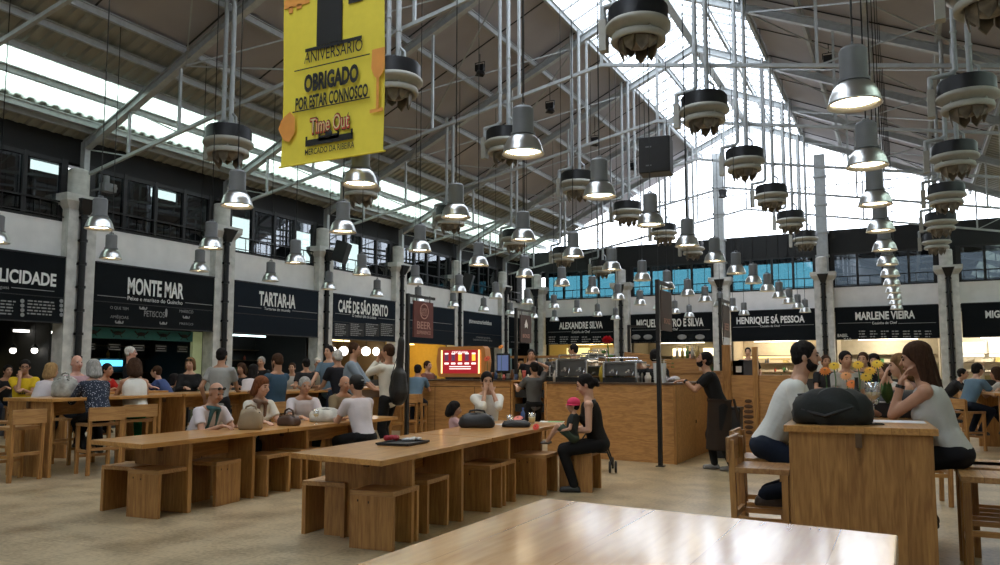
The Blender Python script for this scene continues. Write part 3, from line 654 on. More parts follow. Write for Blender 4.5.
# --- kiosk interiors
def kmat(n,c,r=.8,**k): return mat(n,c,r,**k)
kd=kmat('kiosk_black',(.012,.012,.013)); 
inte=B(); inte.bb((XL-3.3,-5,3.9),(XL-.1,YB+3,4.0)); inte.bb((XL-3.3,YB+.2,3.9),(XR+3.4,YB+3.1,4.0)); struct(inte.build('ceiling_kiosk',kd))
teal=kmat('teal_fascia',(.0,.10,.095),.6)
def pointl(loc,e,col,r=.08):
    l=bpy.data.lights.new('kiosk_light','POINT'); l.energy=e; l.color=col; l.shadow_soft_size=r; o=bpy.data.objects.new('kiosk_light',l); C.objects.link(o); o.location=loc
yl=(1,.72,.30); wl_=(1,.9,.72)
def shelf_goods(b,rng,n,mk):
    pass
def kiosk(side,a,b_,label,wallc,light=None,e=0,z1=2.5,bright=None,goods=0,teal_on=False):
    """side 'l': opening along Y at the left wall, 'b': opening along X at the back wall"""
    L_=b_-a
    if side=='l': t=thing('food_stall',label,'food stall',(XL-.1,a,0),PI/2,'food stalls along the walls')
    else: t=thing('food_stall',label,'food stall',(a,YB+.1,0),0,'food stalls along the walls')
    # local: width 0..L_ ; for 'l' +x = world +Y and local +y = world -X (into the stall)
    c=B(); c.bb((0,0,0),(L_,.06,1.02)); c.bb((0,-.12,1.02),(L_,.55,1.08)); c.build('counter',mat('stall_counter',(.03,.03,.032),.35),t)
    wmat=kmat('stall_wall_'+'_'.join(str(int(x*100)) for x in wallc),wallc)
    w_=B(); w_.bb((0,2.4,0),(L_,2.5,3.9)); w_.bb((-.05,.1,0),(0,2.5,3.9)); w_.bb((L_,.1,0),(L_+.05,2.5,3.9)); w_.build('rear_wall',wmat,t)
    R=random.Random(int(a*13+(side=='l')))
    for z in (1.35,1.75,2.1):
        s_=B(); s_.bb((.1,2.1,z),(L_-.1,2.4,z+.03)); s_.build('shelf',mat('stall_shelf',(.10,.07,.04),.5),t)
    cols=[(.4,.3,.1),(.05,.15,.05),(.5,.45,.35),(.35,.06,.03),(.1,.1,.1)]
    for z in (1.08,1.38,1.78):
        for i in range(7):
            x=.2+R.random()*(L_-.4); ci=R.randrange(5); h=.14+.12*R.random(); yy=2.25 if z>1.2 else .25
            q=B(); q.lathe([(0,0),(.045,0),(.045,h*.6),(.02,h*.78),(.02,h),(0,h)],n=10) if R.random()<.6 else q.box((0,0,h*.35),(.22,.16,h*.7))
            q.build('container',mat(f'goods_{ci}',cols[ci],.4),t,loc=(x,yy,z+.003))
    if bright:
        for (x0,x1,z0,zz,colr,st) in bright:
            q=B(); q.bb((x0*L_,2.30,z0),(x1*L_,2.38,zz)); q.build('light_panel',mat('panel_%d_%d_%d_%d'%(*[int(v*100) for v in colr],int(st*10)),(.2,.2,.2),.6,emit=colr,es=st),t)
    if light:
        q=B(); q.bb((L_*.2,1.2,z1+.02),(L_*.8,1.3,z1+.07)); q.build('strip_light',mat('strip_'+str(int(light[2]*100)),(.8,.8,.8),.5,emit=light,es=4),t)
        p=t.matrix_basis@V((L_/2,1.2,z1-.1)); 
        if side=='l': p=V((XL-.1-1.2,a+L_/2,z1-.1))
        else: p=V((a+L_/2,YB+1.3,z1-.1))
        pointl(p,e,light)
    return t
ks=[]
kiosk('l',*LY[0],'food stall left of the camera view',(.03,.03,.03))
k1=kiosk('l',*LY[1],'dim food stall under the LICIDADE board',(.03,.03,.028),None,0,bright=[(.50,.72,1.5,1.72,(1,.85,.45),2.2),(.82,.95,1.35,1.65,(.9,.75,.3),.8)])
k2=kiosk('l',*LY[2],'dark seafood stall with teal fascia under the MONTE MAR board',(.02,.025,.025),None,0,bright=[(.60,.78,1.55,1.72,(.1,.55,.9),2.5),(.02,.09,1.55,1.7,(.8,.9,.85),1.5),(.12,.15,1.2,1.5,(.5,.8,.9),1.5),(.25,.3,1.65,1.7,(.9,.8,.5),1)])
q=B(); q.bb((.0,.0,2.22),(LY[2][1]-LY[2][0]-.35,.04,2.49)); q.build('teal_fascia',teal,k2)
q=B()
for i in range(5):
    x=.25+i*.68; q.sph((x,-.02,2.36),(.13,.015,.05),10); q.bar((x-.12,-.02,2.36),(x-.2,-.02,2.44),.02,.02); q.bar((x+.12,-.02,2.36),(x+.2,-.02,2.44),.02,.02)
    for s_ in (-1,1): q.bar((x+s_*.05,-.02,2.34),(x+s_*.12,-.02,2.26),.012,.012)
q.build('crab_motif',kd,k2)
for i in range(5):
    q=B(); x=.2+i*.7; q.bb((x,.3,1.93),(x+.36,.33,2.12)); q.build('price_board',kd,k2)
    q=B(); q.bb((x+.02,.285,2.07),(x+.34,.297,2.09)); q.bb((x+.06,.285,2.01),(x+.3,.297,2.03)); q.bb((x+.02,.285,1.95),(x+.34,.297,1.965)); q.build('price_lines',letg,k2)
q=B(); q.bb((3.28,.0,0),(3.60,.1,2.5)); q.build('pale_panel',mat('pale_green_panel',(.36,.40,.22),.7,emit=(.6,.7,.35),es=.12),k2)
kiosk('l',*LY[3],'dark food stall under the TARTAR-IA board',(.03,.035,.035),(.6,.8,.8),6)
k4=kiosk('l',*LY[4],'steak stall with white globe lamps under the CAFÉ board',(.14,.09,.04),yl,25,bright=[(.1,.9,2.25,2.45,(1,.6,.25),.35)])
k5=kiosk('l',*LY[5],'yellow lit beer stall behind the hanging beer sign',(.50,.33,.06),yl,120)
kiosk('l',*LY[6],'food stall under the slate board with hashtag',(.05,.05,.05),wl_,15)
kiosk('l',11.6+4.38*5+.38,35.1,'small food stall in the far left corner',(.25,.35,.35),(.8,.95,1),30)
kiosk('b',-15.87,-12.28,'food stall under the ALEXANDRE SILVA board',(.35,.27,.10),yl,60,2.7,bright=[(.0,.35,1.9,2.6,(1,.85,.35),1.2),(.4,.95,1.9,2.6,(.7,.6,.4),.12)])
kiosk('b',-11.5,-7.7,'food stall under the MIGUEL CASTRO board',(.3,.24,.14),wl_,45,2.7,bright=[(.33,.5,2.1,2.5,(1,.85,.5),3),(.72,.86,2.1,2.5,(1,.85,.5),3)])
kiosk('b',-6.9,-3.42,'bright food stall with shelves under the HENRIQUE board',(.55,.45,.30),wl_,150,2.7,bright=[(.0,1,2.0,2.08,(1,.75,.35),2)])
kiosk('b',-2.65,1.12,'bright food stall under the MARLENE VIEIRA board',(.48,.42,.31),wl_,160,2.7)
kiosk('b',1.9,5.4,'bright food stall under the MIG board',(.6,.55,.45),wl_,220,2.7,bright=[(0,.25,2.0,2.6,(1,.9,.7),2),(.3,.6,2.0,2.6,(1,.9,.7),2),(.65,1,2.0,2.6,(1,.9,.7),2)])
# globe lamps of the café stall and small bulbs of the first stall
gm=mat('globe_white',(.9,.9,.9),.4,emit=(1,.95,.88),es=6)
for i,(px,py) in enumerate(((332,351.5),(343.5,351),(366,351.3),(377,351.5))):
    p=at(px,py,x=XL-.6)
    t=thing('globe_lamp',f'round white glowing globe lamp in the steak stall, {["leftmost","second from left","third from left","rightmost"][i]} of four','lamp',p,group='globe lamps in the steak stall')
    B().sph((0,0,0),.17).build('globe',gm,t); B().cyl((0,0,.16),(0,0,3.9-p.z),.012).build('stem',blkm,t)
for i,(px,py) in enumerate(((13,350.5),(34.5,350.5))):
    p=at(px,py,x=XL-.5)
    t=thing('hanging_bulb',f'bare hanging bulb in the stall at the left edge, {["left","right"][i]} one','lamp',p,group='bulbs in the first stall')
    B().sph((0,0,0),.07).build('bulb',gm,t); B().lathe([(.02,.14),(.09,.05)],n=12).build('shade',blkm,t); B().cyl((0,0,.1),(0,0,3.9-p.z),.008).build('cord',blkm,t)
p=at(33,331.5,x=XL-1)
t=thing('tube_light','short white tube light in the stall at the left edge','lamp',p); B().box((0,0,0),(.06,.9,.05)).build('tube',gm,t); B().box((0,0,.05),(.1,1,.04)).build('fitting',grey,t); B().bar((0,0,.05),(0,0,3.9-p.z),.02,.02).build('stem',blkm,t)
# ================================================================ posts with hanging signs
def post(px,py,zt,arm,label,kind,slab=None,floor=None):
    p=at(px,py,z=zt) if floor is None else V((floor[0],floor[1],zt))
    t=thing('sign_post',label,'sign post',(p.x,p.y,0))
    B().bb((-.06,-.06,0),(.06,.06,.012)).build('foot',blkm,t)
    B().bb((-.03,-.03,0),(.03,.03,zt)).build('post',blkm,t)
    a=V((arm[0],arm[1],0)); B().bar((0,0,zt-.03),(a.x,a.y,zt-.03),.04,.05).build('arm',blkm,t)
    return t,p
brn=mat('sign_oxblood',(.13,.03,.025),.6); brn2=mat('sign_brown',(.06,.03,.028),.6); pk=mat('sign_pink_ink',(.45,.24,.20),.7)
def hang(t,c,w,h,dirv,m,label_=None,texts=()):
    d=V(dirv).normalized(); o=B(); o.bar(V(c)-d*w/2,V(c)+d*w/2,.03,h); s=o.build('sign_panel',m,t)
    for s_ in (-.35,.35): B().bar(V(c)+d*w*s_+V((0,0,h/2)),V(c)+d*w*s_+V((0,0,h/2+.12)),.012,.012,up=(1,0,0)).build('hook',blkm,t)
    for s,z,hh,ww in texts: lettering(s,t,pk,V(c)+V((0,0,z)),d,hh,ww,bold=.02,depth=.02)
d=V((math.cos(PH*.6),-math.sin(-.1),0))
dd=V((0,1,0)); 
def frot(c): return Matrix.Translation(V(c))@Matrix.Rotation(PI/2,4,'Z')@Matrix.Rotation(PI/2,4,'X')
t,p=post(408,293.5,2.8,(0,.88),'black sign post carrying the oxblood beer sign',0)
hang(t,dd*.50+V((0,0,2.36)),.64,.66,dd,brn,texts=(('BEER',-.17,.13,.46),('EXPERIENCE',-.27,.06,.46),('SUPER',.15,.06,.20),('BOCK',.07,.07,.20)))
q=B(); q.lathe([(.125,0),(.145,0),(.145,.006),(.125,.006),(.125,0)],n=24,M=frot((.022,.50,2.51))); q.build('round_emblem',pk,t)
t,p=post(516,308,2.8,(0,.85),'black sign post carrying the brown flame sign',0)
hang(t,dd*.48+V((0,0,2.36)),.55,.62,dd,brn2,texts=(('BRONZE',-.2,.08,.36),))
q=B(); q.add([(0,.14,0),(-.08,.02,0),(-.07,-.07,0),(0,-.03,0),(.07,-.07,0),(.08,.02,0)],[(0,1,2,3,4,5)],M=frot((.02,.48,2.44))); q.build('flame_emblem',letw,t)
t,p=post(660,278,2.8,(0,.80),'tall black sign post standing at the corner of the bar counter',0,floor=(-3.34,11.55))
hang(t,V((0,.44,2.35)),.60,.62,dd,brn2,texts=(('BRONZE',-.2,.08,.36),))
t,p=post(720,298,2.8,(0,.85),'black sign post with narrow sign right of the leaning waiter',0)
hang(t,V((0,.48,2.38)),.60,.62,dd,brn2,texts=(('BEER',-.17,.13,.42),))
t,p=post(629,325,2.35,(.3,.2),'short black sign post left of the barista',0)
# ================================================================ furniture
TR=math.radians(5.5)
def table(name,label,corner,L_,W_,H_,panels,rz=TR,group=None,top=W_top,thick=.045,inset=.07,beam=True,peg=True,cat='table',pm=None,skew=0):
    """corner = near right corner of the top; length runs away from the camera (+y), width to -x"""
    pm=pm or W_pan
    t=thing(name,label,cat,(corner[0],corner[1],0),rz,group)
    B().prism([(-W_,skew),(0,0),(0,L_),(-W_,L_+skew)],H_-thick,H_).build('tabletop',top,t,bev=.004)
    for y in panels:
        B().bb((-W_+inset,y,0),(-inset,y+.05,H_-thick)).build('end_panel',pm,t,bev=.003)
    if beam:
        B().bb((-W_/2-.02,min(panels),H_-thick-.2),(-W_/2+.02,max(panels)+.05,H_-thick)).build('beam',W_top,t)
    if peg:
        q=B(); q.bb((-W_/2-.02,min(panels)-.035,H_-thick-.09),(-W_/2+.02,min(panels),H_-thick)); q.build('peg',mat('dark_peg',(.10,.05,.02),.6),t)
    return t
table('dining_table','nearest long low oak table, holding the black tray with red packet',(-3.58,4.9),2.18,1.0,.74,(.62,1.6),skew=.22,group='low communal tables')
table('dining_table','low oak table beyond the joint, where the family of the man in white eats',(-3.79,7.09),2.45,1.0,.74,(.62,1.7),skew=.22,group='low communal tables')
table('dining_table','low oak table at left with the beige handbag, its near half',(-6.33,4.95),2.15,.86,.74,(.66,1.62),skew=.17,group='low communal tables')
table('dining_table','low oak table at left carrying the white bag, its far half',(-6.54,7.11),2.6,.86,.74,(.45,1.9),skew=.17,group='low communal tables')
# foreground table
c=at(898,535,z=1.05); 
e=at(545,498,z=1.05); ww=c.x-e.x
ft=table('high_table','varnished knotty pine table top in the foreground, at the bottom edge',(c.x,c.y-1.5,0),1.5,ww,1.05,(.15,1.2),top=W_fore,rz=0,skew=e.y-c.y)
# high table at right
ht=table('high_table','high oak table at right where the couple sits, backpack and flowers on it',(.15,5.72),2.2,.93,1.05,(.03,1.9),rz=math.radians(3),inset=.03,group=None)
# left high tables
table('high_table','high oak table at far left behind the low empty stool',(-10.12,6.5),2.3,.95,1.05,(.04,1.9),group='high oak tables on the left')
table('high_table','high oak table at left behind the woman in the white tank top',(-10.33,8.85),2.45,.95,1.05,(.04,2.1),group='high oak tables on the left')
p=at(22,392,z=1.05); table('high_table','high oak table far left where the man in yellow leans',(-12.15,8.0),2.2,.9,1.05,(.1,2.0),group='high oak tables on the left')
table('high_table','high oak table between the man in grey and the bearded man in blue',(-9.9,10.4),2.4,.9,1.05,(.04,2.1),group='high oak tables on the left')
table('high_table','high oak table in front of the elderly man in the light vest',(-10.5,13.4),2.6,.9,1.05,(.04,2.1),group='high oak tables on the left')
table('high_table','high oak table farthest back on the left, behind the standing men',(-10.9,17.9),2.6,.9,1.05,(.04,2.1),group='high oak tables on the left')
# --- block stools
def block_stool():
    t=thing('block_stool','x','stool')
    B().bb((-.2,-.22,.42),(.2,.22,.46)).build('seat',W_x,t,bev=.003)
    for s_ in (-1,1): B().bb((-.2,s_*.22-.02*(s_+1),0),(.2,s_*.22-.02*(s_-1),.42)).build('side_panel',W_pan,t,bev=.003)
    q=B()
    for x,y,z in ((-.13,-.222,.37),(-.03,-.222,.36)): q.bb((x,y,z),(x+.010,y+.003,z+.018))
    q.build('nail_mark',mat('dark_mark',(.03,.015,.008),.7),t)
    return t
bs=block_stool(); used=False
def stool(px,py,label,rz=TR,corner='rn',z=0):
    """px,py = the lower corner nearest to the camera on the right side"""
    global used
    p=at(px,py,z=0); off=Matrix.Rotation(rz,3,'Z')@V((-.2,.22,0))
    if rz==TR+PI/2: off=Matrix.Rotation(TR,3,'Z')@V((-.22,.2,0))
    pos=p+off
    if not used: o=bs; o.location=pos; o.rotation_euler.z=rz; o['label']=label; used=True
    else: o=copy_tree(bs,None,pos,rz,label)
    o['group']='wooden block stools'; return o
G=[(392.4,552,'oak block stool in front of the nearest low table end, its closed side facing'),
(344,538,'oak block stool half hidden at the left end of the nearest low table'),
(427,534,'oak block stool tucked under the nearest table, right after its first panel'),
(490,512.5,'oak block stool closing the gap before the joint of the long table'),
(501,508,'oak block stool under the long table just past the joint'),
(546,496,'oak block stool beside the seat of the woman in black'),
(592,493,'oak block stool on which the woman in black sits with the baby'),
(157,519.5,'oak block stool in front of the left low table end, closed side facing'),
(132,514,'oak block stool at the very end of the left low table, behind another'),
(266,497,'oak block stool under the left low table below the woman with handbag'),
(300,489,'oak block stool at the left low table near the tray table end')]
for a,b_,l in G: stool(a,b_,l,rz=TR+PI/2 if ('half hidden' in l or 'very end' in l) else TR)
stool(240,501,'oak block stool turned sideways under the left low table',rz=TR+PI/2+.05)
# --- tall stools
def tall_stool():
    t=thing('bar_stool','x','bar stool')
    w,dp=.21,.2
    for sx in (-1,1):
        B().bb((sx*w-.022,dp-.045,0),(sx*w+.022,dp,.66)).build('leg',W_pan,t,bev=.002)
        B().bar((sx*w,-dp+.02,.0),(sx*w,-dp-.0,.90),.044,.045,up=(0,1,0)).build('leg',W_pan,t,bev=.002)
        B().bb((sx*w-.012,-dp+.03,.30),(sx*w+.012,dp-.03,.34)).build('footrest',W_top,t)
    B().bb((-w-.022,-dp+.02,.66),(w+.022,dp+.01,.70)).build('seat',W_x,t,bev=.003)
    B().bb((-w,dp-.035,.22),(w,dp-.01,.26)).build('footrest',W_x,t); B().bb((-w,-dp,.33),(w,-dp+.03,.37)).build('footrest',W_x,t)
    B().bb((-w-.03,-dp-.035,.735),(w+.03,-dp-.01,.92)).build('backrest',W_x,t,bev=.003)
    return t
ts=tall_stool(); ts_used=False
def tstool(x,y,rz,label):
    global ts_used
    if not ts_used: o=ts; o.location=(x,y,0); o.rotation_euler.z=rz; o['label']=label; ts_used=True
    else: o=copy_tree(ts,None,(x,y,0),rz,label)
    o['group']='oak bar stools with low backs'; return o
FL=PI/2  # faces -x
tstool(-10.36,6.2,FL+.1,'empty oak bar stool standing alone at the far left')
tstool(-11.7,6.6,-FL,'oak bar stool behind the leftmost high table')
tstool(-9.6,13.9,FL,'empty oak bar stool behind the standing men')
# right hand stools
a=at(799,467,z=.68)
tstool(-1.02,6.30,-FL+.03,'empty oak bar stool left of the high table, nearest')
tstool(-1.13,6.98,-FL+.03,'oak bar stool under the man in the white shirt')
a=at(958,474,z=.70); tstool(a.x+.22,a.y+.1,FL,'oak bar stool nearest at the right picture edge, cut off')
a=at(962,463,z=.70); tstool(a.x+.25,a.y+.15,FL,'second oak bar stool at the right edge, behind the nearest')
tstool(.50,7.12,FL-.1,'oak bar stool with slanted back under the woman in white')
for i,(px,py,rz) in enumerate(((990,436,.2),(968,424,1.2),(993,425,2.0),(975,432,-1.3),(958,428,.6))):
    q=at(px,py,z=0); tstool(q.x,q.y,rz,f'distant oak bar stool in the right background, {["nearest, by the right edge","second from left behind the woman","farthest by the right edge","middle one of the group","leftmost, beside the column"][i]}')
for i,(px,yy,l) in enumerate(((972,15.5,'high oak table in the right background, nearer'),(990,20.5,'high oak table in the right background, farther'))):
    q=at(px,380,y=yy); table('high_table',l,(q.x+1.2,yy),2.4,.9,1.05,(.05,2.),group='high oak tables at the right')
# ================================================================ bar counter block
p0=at(676,464.5,z=0); HB=1.2
rb=math.radians(8)
bar=thing('bar_counter','large oak clad bar counter in the middle of the hall, front right block','bar counter',(p0.x,p0.y,0),0)
dl=V((-math.cos(rb),math.sin(rb),0)); Lf=2.3
f=B(); f.bar(V((0,.03,HB/2)),dl*Lf+V((0,.03,HB/2)),.06,HB); f.build('front_panel',W_ctr,bar,bev=.003)
f=B(); f.bb((-.06,.03,0),(0,3.0,HB)); f.build('side_panel',W_ctr,bar)
f=B(); f.bb((-.02,-.02,0),(.02,.05,HB)); f.build('corner_post',W_pan,bar)
e=dl*Lf
f=B(); f.bb((e.x,e.y+.03,0),(e.x+.06,e.y+1.9,HB)); f.build('side_panel',W_ctr,bar)
f=B(); f.prism([(.02,-.02),(.02,3.0),(-.55,3.0),(-.55,.55),(e.x+.5,e.y+.6),(e.x+.5,e.y+1.9),(e.x,e.y+1.9),(e.x,e.y-.02)],HB,HB+.03); f.build('worktop',mat('worktop_dark',(.10,.06,.035),.35),bar)
for k in range(1,2): 
    c_=dl*(Lf*k/2); 
f=B(); f.bb((0,1.3,.55),(.006,1.34,.6)); f.build('keyhole',blk,bar)
# left block
pl=at(408,381,z=HB); pr_=at(509,380.5,z=HB)
yl_=15.0; xl=at(408,381,y=yl_).x; xr=at(510,381,y=yl_).x; zl=at(450,381,y=yl_).z
bl2=thing('bar_counter','oak clad bar counter below the glowing beer screen, left block','bar counter',(xr,yl_,0),0)
B().bb((xl-xr,0,0),(0,.06,zl)).build('front_panel',W_ctr,bl2)
f=B()
for fx in (.33,.72): f.bb(((xl-xr)*fx-.006,-.004,0),((xl-xr)*fx+.006,.0,zl-.12))
f.bb((xl-xr,-.004,zl-.13),(0,0,zl-.115)); f.build('panel_gap',mat('gap_dark',(.06,.03,.012),.8),bl2)
B().bb((xl-xr,-.03,zl),(.03,.65,zl+.03)).build('worktop',mat('worktop_dark',(.10,.06,.035),.35),bl2)
B().bb((-.05,0.06,0),(0,2.5,zl)).build('side_panel',W_ctr,bl2); 
xn0=at(511,388,y=yl_).x-xr; xn1=at(546,388,y=yl_).x-xr
f=B(); f.bb((xn0,.6,0),(xn1,.65,zl)); f.build('rear_panel',W_ctr,bl2)
sh=thing('bar_cabinet','open oak niche with black shelves between the two bar blocks','cabinet',(xr+xn0,yl_,0))
f=B(); ww=xn1-xn0; f.bb((0,0,0),(.04,.55,zl+.02)); f.bb((ww-.04,0,0),(ww,.55,zl+.02)); f.bb((0,0,zl),(ww,.55,zl+.03)); f.bb((.04,0,.0),(ww*.99,.5,.35)); f.build('body',W_ctr,sh)
for z in (.55,.85): B().bb((.05,.1,z),(ww-.05,.5,z+.16)).build('drawer',blk,sh)
# centre right wooden unit behind the waiter
q=at(728,428,z=0)
un=thing('service_counter','oak service counter with posts and burnt emblem right of the waiter','counter',(q.x,14.2,0),0)
x1=at(728,380,y=14.2).x; x2=at(792,380,y=14.2).x; hz=at(760,377,y=14.2).z; un.location.x=x1
f=B(); f.bb((0,0,0),(x2-x1,.05,hz)); f.bb((0,0,hz),(x2-x1,.6,hz+.03)); f.build('body',W_ctr,un)
for i,(pa,pb,tp) in enumerate(((723,731,345),(753,758,347))):
    xa=at(pa,377,y=14.2).x-x1; xb=at(pb,377,y=14.2).x-x1; zt=at(pa,tp,y=14.2).z
    B().bb((xa,-.04,0),(xb,.1,zt)).build('upright',W_pan,un)
f=B(); ex=at(748,390,y=14.2).x-x1; 
for i in range(7):
    f.sph((ex,-.004,.35+i*.09),(.10-.012*abs(i-3),.004,.035),10)
f.build('burnt_emblem',mat('burnt_wood',(.10,.05,.025),.8),un)
# shelf boxes on it
for i,(pa,py,cn,cc) in enumerate(((735,372,'brown cardboard box with two white labels on the service counter',(.30,.17,.07)),(744,369,'grey till standing on the service counter',(.05,.05,.055)))):
    q=at(pa,py,y=14.5); t=thing(['cardboard_box','till'][i],cn,['box','till'][i],(q.x,14.5,hz+.03))
    B().bb((-.17,-.12,0),(.17,.12,.26)).build('body',mat(['cardboard','till_grey'][i],cc,.7),t); B().bb((-.12,-.125,.05),(-.02,-.12,.16)).build('sticker',letw,t)
# --- objects on the bar
def onbar(px,yy=None): return at(px,384,y=yy)
ztop=HB+.03
# glowing beer screen
ys=15.35; a=at(437,377,y=ys); b_=at(484,346,y=ys)
t=thing('display_screen','glowing red beer menu screen in a barrel shaped frame on the bar','screen',((a.x+b_.x)/2,ys,zl+.03))
w=(b_.x-a.x); h=b_.z-a.z; zc=(a.z+b_.z)/2-zl-.03
f=B(); poly=[(-w/2,-h/2+.05),(-w/2-.04,0),(-w/2,h/2-.05),(-w/2+.06,h/2),(w/2-.06,h/2),(w/2,h/2-.05),(w/2+.04,0),(w/2,-h/2+.05),(w/2-.06,-h/2),(-w/2+.06,-h/2)]
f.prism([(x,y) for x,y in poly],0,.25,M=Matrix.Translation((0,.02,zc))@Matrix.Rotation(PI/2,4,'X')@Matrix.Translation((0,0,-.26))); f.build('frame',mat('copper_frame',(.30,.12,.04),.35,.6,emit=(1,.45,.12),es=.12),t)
f=B(); sw,sh_=w*.76,h*.76; f.bb((-sw/2,-.004,zc-sh_/2),(sw/2,.015,zc+sh_/2)); f.build('screen',mat('screen_red',(.1,.01,.01),.4,emit=(.36,.012,.02),es=1.0),t)
for s_ in (-1,1): 
    f=B(); f.bb((s_*(sw/2+.02)-.015,-.01,zc-sh_/2),(s_*(sw/2+.02)+.015,.0,zc+sh_/2)); f.build('glow_strip',mat('glow_strip',(.3,.2,.1),.5,emit=(1,.6,.22),es=3),t)
lettering('CERVEJARIA',t,mat('screen_white',(.2,.2,.2),.5,emit=(1,.9,.85),es=1.6),(0,-.01,zc+sh_*.36),(1,0,0),.05,.42)
for i in range(5):
    x=-sw*.38+i*sw*.19; f=B(); f.bb((x-.045,-.012,zc+.02),(x+.045,-.006,zc+.17)); f.build('beer_icon',mat('beer_'+('a' if i in(0,1,3) else 'b'),(.1,.05,.02),.5,emit=((.05,.02,.06) if i in(0,1,3) else (1,.5,.05)),es=1.5),t)
    f=B(); f.bb((x-.045,-.012,zc+.17),(x+.045,-.006,zc+.20)); f.bb((x-.055,-.012,zc-.06),(x+.055,-.006,zc-.02)); f.build('beer_foam',MT['screen_white'],t)
for z_ in (-.12,-.17): f=B(); f.bb((-sw*.3,-.012,zc+z_),(sw*.3,-.006,zc+z_+.018)); f.build('caption',MT['screen_white'],t)
f=B(); f.bb((-w*.3,.0,0),(w*.3,.25,max(.02,zc-h/2))); f.build('stand',blk,t)
# till monitor
q=at(503,372,y=ys); t=thing('till_monitor','black till monitor with blue grey screen on the bar','monitor',(q.x,ys,zl+.03),-.2)
B().bb((-.19,0,.14),(.19,.03,.58)).build('housing',blk,t,bev=.01); B().bb((-.15,-.006,.2),(.15,0,.54)).build('screen',mat('screen_blue',(.08,.1,.16),.3,emit=(.10,.14,.30),es=.7),t); B().bb((-.03,.03,0),(.03,.08,.3)).bb((-.14,-.05,0),(.14,.16,.03)).build('foot',blk,t)
# gerberas / flowers builder
petm={}
def flower(name,label,pos,h,col,r=.05,stem=True,vase=None,tilt=0,group=None,face=None):
    t=thing(name,label,'flower',pos,0,group)
    pm=mat('petal_%d_%d_%d'%tuple(int(c*100) for c in col),col,.6)
    f=B(); 
    Mf=Matrix.Translation((0,0,h))@Matrix.Rotation(face if face is not None else .9,4,'X')
    for ring,(n,rr,zz) in enumerate(((14,r,.0),(12,r*.75,.008),(8,r*.45,.016))):
        for k in range(n):
            a=2*PI*k/n+ring*.2; M_=Mf@Matrix.Rotation(a,4,'Z')
            f.add([(0,-r*.05,zz),(rr*.6,-r*.16,zz+.004),(rr,0,zz-.003),(rr*.6,r*.16,zz+.004),(0,r*.05,zz)],[(0,1,2,3,4)],True,M_)
    f.build('petals',pm,t)
    f=B(); f.sph((0,0,.012),(r*.25,r*.25,r*.15),10,M=Mf); f.build('centre',mat('flower_centre',(.12,.06,.01),.8),t)
    if stem:
        f=B(); f.tube([(0,0,h),(.01,.005,h*.6),(.0,0,0)],.005,n=6); f.build('stem',mat('stem_green',(.05,.14,.03),.6),t)
    return t
# rose on the bar
q=at(608,384,y=12.75); qt=at(608,339,y=12.75)
t=thing('rose','tall single red rose rising above the bar equipment','flower',(q.x,12.75,ztop))
h=qt.z-ztop
f=B(); R=random.Random(3)
for k in range(16):
    a=k*2.4; rr=.018+.0035*k; M_=Matrix.Translation((0,0,h))@Matrix.Rotation(a,4,'Z')@Matrix.Rotation(.25+.03*k,4,'Y')
    f.add([(rr*.6,-.05,-.06),(rr*1.2,-.075,.02),(rr*1.3,0,.07),(rr*1.2,.075,.02),(rr*.6,.05,-.06)],[(0,1,2,3,4)],True,M_)
f.sph((0,0,h-.02),.055,10); f.build('petals',mat('rose_red',(.55,.02,.04),.5),t)
f=B(); f.tube([(0,0,h-.05),(.02,0,h*.6),(0,0,0)],.012,n=8); f.sph((-.07,0,h-.22),(.05,.02,.03),8); f.sph((.06,0,h-.3),(.05,.02,.03),8); f.build('stem',mat('stem_green',(.05,.14,.03),.6),t)
# espresso / beer machines of chrome
chrome=mat('chrome',(.6,.6,.6),.18,1)
def machine(px,w,h,yy,label,seed,kind='coffee_machine'):
    q=at(px,384,y=yy); R=random.Random(seed); t=thing(kind,label,'bar machine',(q.x,yy,ztop))
    f=B(); f.bb((-w/2,0,.1),(w/2,.4,h)); f.bb((-w/2-.02,-.05,h-.04),(w/2+.02,.42,h)); f.build('body',mat('machine_grey',(.16,.16,.16),.3,.7),t,bev=.01)
    for s_ in (-1,1): B().bb((s_*w/2-.02,-.12,0),(s_*w/2+.02,.4,h-.02)).build('side_plate',chrome,t,bev=.01)
    n=max(2,int(w/.22))
    for i in range(n):
        x=-w/2+w*(i+.5)/n; f=B(); f.cyl((x,-.06,h*.62),(x,-.06,h*.45),.035,n=14); f.tube([(x,-.06,h*.5),(x,-.2,h*.48)],.014); f.tube([(x+.07,-.02,h*.6),(x+.08,-.1,h*.4),(x+.07,-.1,.1)],.008); f.build('tap',chrome,t)
    f=B(); f.tube([(-w/2,.0,h+.06),(w/2,.0,h+.06)],.012); 
    for s_ in (-1,1): f.tube([(s_*w/2,0,h+.06),(s_*w/2,0,h)],.012)
    f.build('rail',chrome,t); B().bb((-w/2,-.16,0),(w/2,.4,.08)).build('drip_tray',blkm,t)
    return t
machine(574,.55,.40,12.5,'chrome coffee machine at the left end of the bar top',1)
machine(622,.55,.34,12.3,'dark bar machine with chrome taps in the middle of the bar top',2)
machine(598,.36,.5,13.6,'small chrome machine behind the red rose',3)
